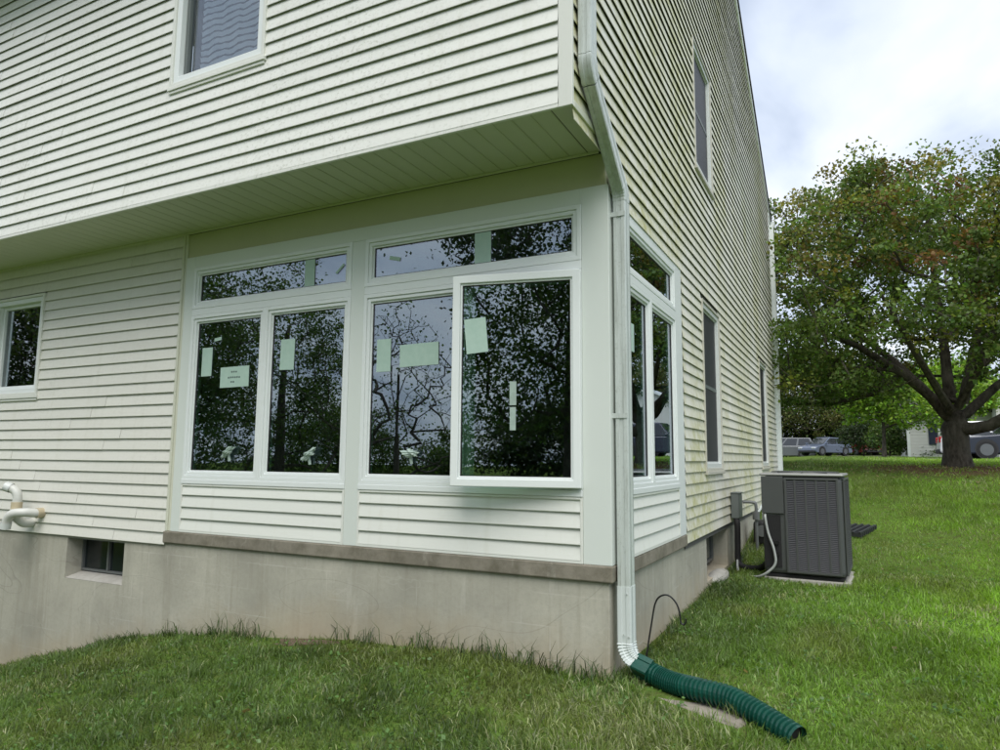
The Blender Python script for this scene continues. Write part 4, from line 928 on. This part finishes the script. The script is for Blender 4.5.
# trees behind the photographer: they appear as the reflections in the panes
G_REF = 'trees reflected in the front windows'
def rtree(label, x, y, h, r, c, n, lf, size, sp, pal, seed, tr, **k): simple_tree('reflected_tree', label, x, y, h, r, c, n, lf, size, sp, pal, seed, tr, G_REF, **k)
rtree('dense dark tree reflected in the leftmost front pane', -22.5, -13.5, 13.0, (4.4, 3.6, 6.2), (0, 0, 7.0), 330, 123, 0.129, 0.55, MID, 71, 0.30)
rtree('leafy tree with sky gaps reflected in the second front pane', -17.0, -14.5, 11.5, (3.0, 3.0, 4.9), (0.2, 0, 6.4), 210, 87, 0.106, 0.42, MID, 72, 0.22)
rtree('bare-branched tree reflected in the third front pane', -11.4, -13.8, 8.8, (2.5, 2.3, 3.2), (0, 0, 6.0), 460, 3, 0.09, 0.22, MID, 73, 0.13, tip_r=0.0062)
rtree('overhanging leafy tree reflected at the right of the right transom', -4.6, -11.5, 10.0, (3.2, 3.0, 3.0), (-0.3, 0, 7.3), 190, 87, 0.106, 0.42, DARK, 74, 0.26)
rtree('thick-trunked dark tree reflected in the open casement', 0.6, -17.5, 11.5, (4.8, 3.6, 5.3), (0, 0, 6.2), 330, 116, 0.129, 0.58, MID, 75, 0.40)
rtree('far dark tree reflected low behind the bare tree', -13.5, -24.0, 6.4, (4.4, 2.4, 2.9), (0, 0, 3.1), 190, 108, 0.129, 0.5, MID, 76, 0.2)
rtree('low dark thicket reflected at the foot of the second pane', -20.5, -22.0, 7.0, (4.6, 2.4, 3.4), (0, 0, 3.4), 200, 108, 0.129, 0.5, MID, 77, 0.2)
rtree('tall tree reflected at the far left behind the dense one', -31.0, -15.0, 13.5, (5.2, 4.0, 6.4), (0, 0, 7.2), 260, 108, 0.167, 0.65, DARK, 78, 0.28)
rtree('wide dark tree reflected at the right of the open casement', 8.5, -20.0, 11.0, (4.8, 3.6, 5.2), (0, 0, 5.8), 220, 108, 0.152, 0.60, DARK, 79, 0.25)
rtree('low bushy tree reflected under the overhanging branches', -6.8, -23.0, 6.0, (4.2, 2.2, 2.8), (0, 0, 3.0), 190, 108, 0.129, 0.5, MID, 80, 0.18)
rtree('low hedge reflected at the foot of the open casement', 1.5, -25.0, 5.0, (5.5, 2.0, 2.6), (0, 0, 2.4), 190, 108, 0.144, 0.5, DARK, 81, 0.18)

# ------------------------------------------------------------------ neighbouring house
nh = empty('neighbour_house', (4.25, 44.2, zgf(7, 45) - 0.05)); tag(nh, 'white single-storey neighbouring house with dark shutters behind the maple', 'house')
M['nwall'] = plain('white house siding', (0.66, 0.66, 0.63), 0.6, 0, 0.05, 3); M['shutter'] = plain('navy shutter', (0.02, 0.03, 0.055), 0.5)
m = MB(); m.box(0, 13, 0, 8, -0.5, 2.65); m.build('wall', M['nwall'], nh)
for k in range(14): m = MB(); m.box(-0.01, 13.01, -0.03, -0.001, 0.05 + k * 0.19, 0.05 + k * 0.19 + 0.17); m.build('siding_plank', M['nwall'], nh)
m = MB(); m.box(-0.06, 0.10, -0.06, 0.06, -0.3, 2.66); m.build('corner_board', M['trim'], nh)
m = MB(); m.prism([(-0.45, 2.62), (4.0, 4.7), (8.45, 2.62), (8.45, 2.78), (4.0, 4.9), (-0.45, 2.78)], -0.3, 13.3, ax=0); m.build('roof', M['roof'], nh)
m = MB(); m.box(4.2, 9.6, -1.6, -0.035, -0.4, 3.0); m.prism([(4.0, 3.001), (9.8, 3.001), (6.9, 4.5)], -1.6, 3.0, ax=1); m.build('gable_wing', M['nwall'], nh)
for sgn in (-1, 1):
    m = MB(); xA = 6.9 + sgn * 3.2; m.add([(xA, -1.9, 2.85), (6.9, -1.9, 4.55), (6.9, -1.9, 4.70), (xA, -1.9, 3.0), (xA, 3, 2.85), (6.9, 3, 4.55), (6.9, 3, 4.70), (xA, 3, 3.0)], [(0, 1, 2, 3), (7, 6, 5, 4), (0, 4, 5, 1), (1, 5, 6, 2), (2, 6, 7, 3), (3, 7, 4, 0)]); m.build('gable_roof', M['trim'], nh)
for u in (1.55, 3.0):
    pass
wo_ = empty('window', (0, 0, 0), parent=nh)
m = MB(lambda p: (p[0], -0.03 - p[1], p[2])); m.ring(1.55, 2.65, 0.85, 2.25, 0.09, 0.0, 0.06); m.build('frame', M['trim'], wo_)
m = MB(); m.box(1.64, 2.56, -0.05, -0.035, 0.94, 2.16); m.build('pane', M['screen'], wo_)
for a_ in (1.05, 2.70): m = MB(); m.box(a_, a_ + 0.46, -0.075, -0.032, 0.80, 2.30); m.build('shutter', M['shutter'], nh, bevel=0.01)
wo_ = empty('window', (0, 0, 0), parent=nh)
m = MB(lambda p: (p[0], -1.6 - p[1], p[2])); m.ring(6.0, 7.8, 0.7, 2.2, 0.09, 0.0, 0.06); m.build('frame', M['trim'], wo_); m = MB(); m.box(6.09, 7.71, -1.63, -1.605, 0.79, 2.11); m.build('pane', M['screen'], wo_)

# ------------------------------------------------------------------ cars
M['tyre'] = plain('tyre rubber', (0.015, 0.015, 0.016), 0.8); M['rim'] = plain('alloy rim', (0.20, 0.205, 0.215), 0.35, 0.8); M['carglass'] = plain('car glass', (0.020, 0.024, 0.028), 0.06, 0, 0.1, 2, 0.8)
M['lamp'] = plain('headlamp', (0.62, 0.64, 0.66), 0.15, 0, 0.05, 4); M['tail'] = plain('tail lamp', (0.35, 0.012, 0.012), 0.25); M['bumper'] = plain('black bumper plastic', (0.020, 0.020, 0.022), 0.6)
def car(name, label, x, y, heading, L_c, W_c, H_c, paint, style):
    z = zgf(x, y) + 0.02; r = empty(name, (x, y, z), heading); tag(r, label, 'car', 'cars parked beyond the lawn')
    pm = plain('paint ' + label[:20], paint, 0.22, 0.15, 0.05, 1.5, 0.7); hw = W_c / 2; hl = L_c / 2; belt = H_c * (0.60 if style != 'suv' else 0.58); clr = 0.20
    wr_ = 0.33 if style != 'suv' else 0.38
    hood = belt * (0.90 if style == 'hatch' else (0.97 if style == 'suv' else 0.93)); 
    if style == 'hatch': cab = [(hl * 0.52, belt), (hl * 0.08, H_c), (-hl * 0.62, H_c * 0.965), (-hl * 0.93, belt * 1.02)]
    elif style == 'van': cab = [(hl * 0.60, belt), (hl * 0.22, H_c), (-hl * 0.86, H_c * 0.985), (-hl * 0.97, belt)]
    else: cab = [(hl * 0.38, belt), (hl * 0.08, H_c), (-hl * 0.80, H_c * 0.98), (-hl * 0.96, belt)]
    prof = [(-hl, clr + 0.12), (-hl * 0.985, belt * 0.85), (-hl * 0.96, belt), (cab[0][0], belt), (hl * 0.88, hood * 0.93), (hl * 0.985, hood * 0.74), (hl, clr + 0.15), (hl * 0.94, clr), (-hl * 0.95, clr)]
    m = MB(); m.prism(prof, -hw, hw, ax=1); m.build('body', pm, r, bevel=0.07, seg=4)
    iw = hw * 0.90; tw = hw * 0.72
    def wy(zv): return iw + (tw - iw) * (zv - belt) / (H_c - belt)
    m = MB(); lo = [(cab[0][0], belt - 0.02), (cab[3][0], belt - 0.02)]
    c4 = [(cab[0][0], belt - 0.015), cab[1], cab[2], (cab[3][0], belt - 0.015)]
    m.loft([[(p[0], -wy(p[1]), p[1]) for p in c4], [(p[0], wy(p[1]), p[1]) for p in c4]]); m.build('cabin', pm, r, bevel=0.04, seg=3)
    def quad(P4, nm, mt, off):
        n_ = (Vector(P4[1]) - Vector(P4[0])).cross(Vector(P4[3]) - Vector(P4[0])).normalized() * off
        a = [Vector(p) + n_ for p in P4]; b = [Vector(p) - n_ for p in P4]
        MB().add([tuple(v) for v in a + b], [(0, 1, 2, 3), (7, 6, 5, 4), (0, 4, 5, 1), (1, 5, 6, 2), (2, 6, 7, 3), (3, 7, 4, 0)]).build(nm, mt, r)
    def lerp(p, q, t): return (p[0] + (q[0] - p[0]) * t, p[1] + (q[1] - p[1]) * t)
    f0, f1 = lerp(cab[0], cab[1], 0.08), lerp(cab[0], cab[1], 0.90); k0, k1 = lerp(cab[3], cab[2], 0.10), lerp(cab[3], cab[2], 0.85)
    quad([(f0[0], -wy(f0[1]) * .92, f0[1]), (f0[0], wy(f0[1]) * .92, f0[1]), (f1[0], wy(f1[1]) * .90, f1[1]), (f1[0], -wy(f1[1]) * .90, f1[1])], 'windscreen', M['carglass'], 0.012)
    quad([(k0[0], -wy(k0[1]) * .90, k0[1]), (k0[0], wy(k0[1]) * .90, k0[1]), (k1[0], wy(k1[1]) * .88, k1[1]), (k1[0], -wy(k1[1]) * .88, k1[1])], 'rear_window', M['carglass'], 0.012)
    zb, ztp = belt + 0.04, H_c - 0.09
    def xf(zv): return lerp(cab[0], cab[1], (zv - belt) / (H_c - belt))[0] - 0.08
    def xr(zv): return lerp(cab[3], cab[2], (zv - belt) / (H_c - belt))[0] + 0.10
    ns = 3 if style in ('van', 'suv') else 2
    for sg in (-1, 1):
        for q in range(ns):
            def X_(zv, t): return xf(zv) + (xr(zv) - xf(zv)) * t
            t0, t1 = q / ns + (0.02 if q else 0), (q + 1) / ns - 0.02
            quad([(X_(zb, t0), sg * wy(zb), zb), (X_(zb, t1), sg * wy(zb), zb), (X_(ztp, t1), sg * wy(ztp), ztp), (X_(ztp, t0), sg * wy(ztp), ztp)], 'side_window', M['carglass'], 0.010)
        for wx in (hl * 0.64, -hl * 0.60):
            wh = empty('wheel', (wx, sg * (hw - 0.10), wr_ - 0.0), parent=r)
            MB().tube([(0, -0.112, 0), (0, 0.112, 0)], wr_, 22).build('tyre', M['tyre'], wh, bevel=0.03); MB().tube([(0, sg * 0.100, 0), (0, sg * 0.120, 0)], wr_ * 0.66, 18).build('rim', M['rim'], wh)
            MB().tube([(wx, sg * (hw - 0.25), wr_ + 0.02), (wx, sg * (hw + 0.004), wr_ + 0.02)], wr_ * 1.14, 22).build('wheel_arch', M['bumper'], r)
        m = MB(); m.box(hl * 0.90, hl * 1.004, sg * hw * 0.52, sg * hw * 0.92, hood * 0.66, hood * 0.82); m.build('headlight', M['lamp'], r, bevel=0.03)
        m = MB(); m.box(-hl * 1.006, -hl * 0.93, sg * hw * 0.62, sg * hw * 0.97, belt * 0.72, belt * 1.0); m.build('tail_light', M['tail'], r, bevel=0.02)
        m = MB(); m.box(cab[0][0] - 0.25, cab[0][0] - 0.08, sg * (hw + 0.0), sg * (hw + 0.17), belt + 0.02, belt + 0.15); m.build('mirror', pm, r, bevel=0.03)
    m = MB(); m.box(hl * 0.93, hl * 1.012, -hw * 0.9, hw * 0.9, clr + 0.02, clr + 0.20); m.build('front_bumper', M['bumper'], r, bevel=0.04)
    m = MB(); m.box(-hl * 1.015, -hl * 0.95, -hw * 0.93, hw * 0.93, clr + 0.02, clr + 0.24); m.build('rear_bumper', M['bumper'], r, bevel=0.04)
    return r
car('parked_van', 'grey minivan parked at the far corner of the house', -4.05, 59.2, R(188), 4.9, 1.95, 1.72, (0.13, 0.14, 0.15), 'van')
car('parked_hatchback', 'silver-blue hatchback parked next to the grey minivan', -0.75, 57.6, R(232), 4.2, 1.75, 1.45, (0.11, 0.135, 0.19), 'hatch')
car('parked_car', 'dark red car in the shade right of the hatchback', 1.60, 64.5, R(120), 4.4, 1.8, 1.5, (0.12, 0.012, 0.015), 'hatch')
car('parked_suv', 'dark navy sport utility vehicle right of the maple trunk', 7.75, 32.6, R(186), 4.75, 1.95, 1.78, (0.020, 0.026, 0.045), 'suv')
car('parked_truck', 'white and black vehicle mostly hidden behind the maple trunk', 7.45, 36.6, R(0), 4.8, 1.9, 1.80, (0.70, 0.70, 0.70), 'suv')

# ------------------------------------------------------------------ grass
def vnoise(x, y, s, seed):
    g = np.random.default_rng(seed); n = 256; tb = g.random((n, n)); fx, fy = x / s + 100, y / s + 100
    ix, iy = np.floor(fx).astype(int), np.floor(fy).astype(int); u, v = fx - ix, fy - iy; u = u * u * (3 - 2 * u); v = v * v * (3 - 2 * v)
    a = tb[ix % n, iy % n]; b = tb[(ix + 1) % n, iy % n]; c = tb[ix % n, (iy + 1) % n]; d = tb[(ix + 1) % n, (iy + 1) % n]
    return (a * (1 - u) + b * u) * (1 - v) + (c * (1 - u) + d * u) * v
def polar(r0, r1, a0, a1, dens, g):
    area = 0.5 * (r1 * r1 - r0 * r0) * R(a1 - a0); n = int(area * dens); r = np.sqrt(g.uniform(r0 * r0, r1 * r1, n)); a = g.uniform(R(a0), R(a1), n)
    return CAM.x + r * np.cos(a), CAM.y + r * np.sin(a), r
def blades(name, x, y, h, wd, cols, g, lean, two=True, bend=0.35, zoff=0.0):
    n = len(x); z = zg(x, y) - 0.006 + zoff; a = g.uniform(0, 2 * np.pi, n); la = 4 * np.pi * vnoise(x, y, 0.22, 41) + g.normal(0, 1.5, n); l = lean * np.where(g.random(n) < 0.6, g.uniform(0.75, 1.25, n), g.uniform(0.0, 0.7, n)); l = np.minimum(l, 1.38)
    dx_, dy_ = np.cos(la), np.sin(la); wx_, wy_ = np.cos(a) * wd / 2, np.sin(a) * wd / 2
    B = np.stack([x, y, z], 1); W = np.stack([wx_, wy_, np.zeros(n)], 1)
    Mid = B + np.stack([dx_ * np.sin(l * 0.6) * h * 0.55, dy_ * np.sin(l * 0.6) * h * 0.55, np.cos(l * 0.6) * h * 0.55], 1)
    Tip = Mid + np.stack([dx_ * np.sin(l + bend) * h * 0.5, dy_ * np.sin(l + bend) * h * 0.5, np.cos(l + bend) * h * 0.5], 1)
    if two:
        V = np.stack([B - W, B + W, Mid - W * 0.85, Mid + W * 0.85, Tip], 1).reshape(-1, 3); i = np.arange(n)[:, None] * 5
        F = np.concatenate([i + np.array([[0, 1, 3]]), i + np.array([[0, 3, 2]]), i + np.array([[2, 3, 4]])]); K = np.repeat(cols, 5, 0); K = K.reshape(n, 5, 3) ; K = K.reshape(-1, 3)
    else:
        V = np.stack([B - W, B + W, Tip], 1).reshape(-1, 3); F = np.arange(n)[:, None] * 3 + np.arange(3)[None]; K = np.repeat(cols, 3, 0)
    return V, F, K
def lawn_cols(x, y, g):
    n = len(x); p = vnoise(x, y, 0.9, 1) * 0.6 + vnoise(x, y, 0.28, 2) * 0.4; q = vnoise(x, y, 2.6, 3)
    bright = np.clip((x - 0.2) * 0.45, 0, 1)[:, None]       # blends to a brighter green from the strip in front to the side lawn
    c0 = np.array([0.118, 0.185, 0.054]); c1 = np.array([0.205, 0.350, 0.042])
    c = c0 * (1 - bright) + c1 * bright; c = np.broadcast_to(c, (n, 3)) * (0.45 + 1.10 * p[:, None])
    yel = np.clip((vnoise(x, y, 0.55, 5) - 0.52) * 3.0, 0, 1)[:, None] * (0.55 - 0.15 * bright); c = c * (1 - yel) + np.array([0.21, 0.235, 0.075]) * yel
    dry = (g.random(n) < 0.03 + 0.34 * np.clip((0.6 * vnoise(x, y, 0.75, 6) + 0.4 * vnoise(x * 0.35 + y * 0.2, y - x * 0.6, 0.5, 16) - 0.56) * 4.0, 0, 1)); c = np.where(dry[:, None], np.array([0.34, 0.36, 0.20]) * g.uniform(0.7, 1.25, (n, 1)), c)
    return np.clip(c * g.uniform(0.50, 1.50, (n, 1)), 0.004, 0.8), dry
g = np.random.default_rng(99)
Vs, Fs, Ks = [], [], []; base_i = 0
def put(V, F, K):
    global base_i
    Vs.append(V); Fs.append(F + base_i); Ks.append(K); base_i += len(V)
for (r0, r1, a0, a1, dens, hh, wd, two) in ((1.3, 4.0, 60, 172, 8500, 0.066, 0.0058, True), (4.0, 6.0, 60, 172, 6500, 0.064, 0.0066, True), (6.0, 9.0, 64, 172, 4200, 0.062, 0.0084, True), (9.0, 14.0, 66, 104, 2600, 0.062, 0.009, False), (14.0, 24.0, 68, 98, 900, 0.060, 0.016, False), (24.0, 52.0, 70, 98, 160, 0.07, 0.034, False)):
    x, y, r = polar(r0, r1, a0, a1, dens, g)
    ok = ~((x < 0.005) & (y > -0.006)) & (x > -10.5)
    acx = (x - ctr.x) * math.cos(-rot) - (y - ctr.y) * math.sin(-rot); acy = (x - ctr.x) * math.sin(-rot) + (y - ctr.y) * math.cos(-rot)
    ok &= ~((np.abs(acx) < 0.425) & (np.abs(acy) < 0.445))
    d_t = np.hypot(x - 3.3, (y - 12.3)) + 2.2 * (vnoise(x, y, 0.8, 8) - 0.5); ok &= ~((d_t < 2.6) & (g.random(len(x)) < 0.80))
    ok &= ~((np.hypot(x + 2.35, (y + 0.10) * 2.0) < 0.30 + 0.2 * vnoise(x, y, .1, 9)) & (g.random(len(x)) < 0.75))
    ok &= ~((x > 0.20) & (x < 0.79) & (np.abs(y + (x - 0.2) * 0.42 + 0.045) < 0.10))
    ok &= ~((y > 29.5) & (y < 38.2) & (x > 4.0))
    thin = vnoise(x, y, 0.4, 12); ok &= g.random(len(x)) < np.clip(0.35 + 1.2 * thin, 0, 1)
    x, y = x[ok], y[ok]; c, dry = lawn_cols(x, y, g); n = len(x)
    h = hh * g.uniform(0.55, 1.35, n) * (0.75 + 0.5 * vnoise(x, y, 0.35, 13)); h = np.where(dry, h * 1.1, h) * (0.55 + 0.9 * vnoise(x, y, 0.8, 21))
    put(*blades('', x, y, h, wd * g.uniform(0.7, 1.3, n), c, g, 1.12 if two else 0.8, two))
# taller uncut tufts along the foot of the walls
def tufts(us, T, n_each, hmin, hmax, sp):
    X_, Y_, H_ = [], [], []
    for u, k in us:
        n = int(n_each * k); p = g.normal(0, sp, n); o = np.abs(g.normal(0.03, 0.035, n)) + 0.012
        if T == 'front': X_.append(u + p); Y_.append(-o)
        else: X_.append(o + 0.01); Y_.append(u + p)
        H_.append(g.uniform(hmin, hmax, n) * (0.6 + 0.4 * k))
    x = np.concatenate(X_); y = np.concatenate(Y_); h = np.concatenate(H_); c = np.array([0.060, 0.100, 0.034]) * g.uniform(0.45, 1.6, (len(x), 1))
    put(*blades('', x, y, h, 0.0055 * g.uniform(0.7, 1.3, len(x)), c, g, 0.75, True, 0.6))
tufts([(u, 1.0) for u in np.arange(-10, -2.9, 0.16)], 'front', 24, 0.05, 0.12, 0.12)
tufts([(-3.75, 1), (-3.3, 1.4), (-3.0, 1.4), (-2.85, 1.0), (-1.95, 1.0), (-1.75, 0.9), (-1.45, 0.9), (-1.28, 1.2), (-1.02, 0.8), (-0.82, 1.2), (-0.70, 1.4), (-0.55, 1.2), (-0.42, 1.3), (-0.28, 1.2), (-0.14, 1.0), (-0.04, 1.2)], 'front', 24, 0.08, 0.23, 0.075)
tufts([(u, 0.8) for u in np.arange(0.15, 7, 0.2)], 'side', 34, 0.05, 0.13, 0.09)
# near clumps of longer mixed grass in the foreground
cx_ = g.uniform(-4.5, 2.3, 260); cy_ = g.uniform(-3.0, -0.1, 260); k_ = 26
x = np.repeat(cx_, k_) + g.normal(0, 0.035, 260 * k_); y = np.repeat(cy_, k_) + g.normal(0, 0.035, 260 * k_); c, _ = lawn_cols(x, y, g)
ok = ~((x < 0.01) & (y > -0.01)); put(*blades('', x[ok], y[ok], 0.105 * g.uniform(0.6, 1.2, int(ok.sum())), 0.0046 * np.ones(int(ok.sum())), c[ok] * 1.05, g, 0.55))
# clover and broad-leaved weeds in patches, a few dead leaves
def flat_leaves(x, y, size, cols, zlift):
    n = len(x); nr = unit(g.normal(size=(n, 3)) * np.array([0.5, 0.5, 0.2]) + np.array([0, 0, 1.0])); t_ = unit(np.cross(nr, g.normal(size=(n, 3)))); b_ = np.cross(nr, t_)
    C_ = np.stack([x, y, zg(x, y) + zlift], 1); s_ = size[:, None]
    V_ = np.stack([C_ - t_ * s_ * 0.5, C_ + b_ * s_ * 0.38, C_ + t_ * s_ * 0.5, C_ - b_ * s_ * 0.38], 1).reshape(-1, 3); i_ = np.arange(n)[:, None] * 4
    put(V_, np.concatenate([i_ + np.array([[0, 1, 2]]), i_ + np.array([[0, 2, 3]])]), np.repeat(cols, 4, 0))
wx0 = np.concatenate([g.uniform(-4.5, 0.0, 150), g.uniform(0.1, 3.2, 190)]); wy0 = np.concatenate([g.uniform(-2.6, -0.15, 150), g.uniform(-1.5, 6.5, 190)]); kk = 12
x = np.repeat(wx0, kk) + g.normal(0, 0.045, len(wx0) * kk); y = np.repeat(wy0, kk) + g.normal(0, 0.045, len(wx0) * kk); ok = ~((x < 0.02) & (y > -0.02)) & ~((np.abs(x - ctr.x) < 0.5) & (np.abs(y - ctr.y) < 0.55))
x, y = x[ok], y[ok]; flat_leaves(x, y, g.uniform(0.014, 0.034, len(x)), np.array([0.105, 0.20, 0.055]) * g.uniform(0.6, 1.5, (len(x), 1)), g.uniform(0.015, 0.045, len(x)))
x = np.concatenate([g.uniform(-4.0, 0.0, 12), g.uniform(0.3, 3.0, 10), 3.3 + g.normal(0, 1.5, 500)]); y = np.concatenate([g.uniform(-2.4, -0.2, 12), g.uniform(-1.2, 7.0, 10), 11.9 + g.normal(0, 1.2, 500)])
ok = ~((np.abs(x - ctr.x) < 0.5) & (np.abs(y - ctr.y) < 0.55)); x, y = x[ok], y[ok]; flat_leaves(x, y, g.uniform(0.025, 0.07, len(x)), np.array([0.19, 0.145, 0.085]) * g.uniform(0.5, 1.4, (len(x), 1)), 0.035 * np.ones(len(x)))
V = np.concatenate(Vs); K = np.concatenate(Ks); F = np.concatenate(Fs)
gr = np_mesh('grass', V, F, M['blade'], K); tag(gr, 'short mown grass with pale clippings covering the lawn', 'grass', kind='stuff')
print('grass tris', len(F), 'total objs', len(bpy.data.objects))
# soil and pebbles at the bare spot by the wall
m = MB(); n = 18; rim = []
for k in range(n):
    a = 2 * math.pi * k / n; q = 1 + 0.25 * math.sin(3 * a + 1) + random.uniform(-.1, .1); px_, py_ = -2.32 + 0.30 * q * math.cos(a), -0.09 + 0.08 * q * math.sin(a); py_ = min(py_, -0.002); rim.append((px_, py_, zgf(px_, py_) + 0.002))
cpt = (-2.32, -0.08, zgf(-2.32, -0.08) + 0.020); m.add(rim + [cpt], [(k, (k + 1) % n, n) for k in range(n)]); sp_ = m.build('bare_soil', M['soil'], None, smooth=True); tag(sp_, 'bare brown soil patch at the foot of the foundation wall', 'soil', kind='structure')
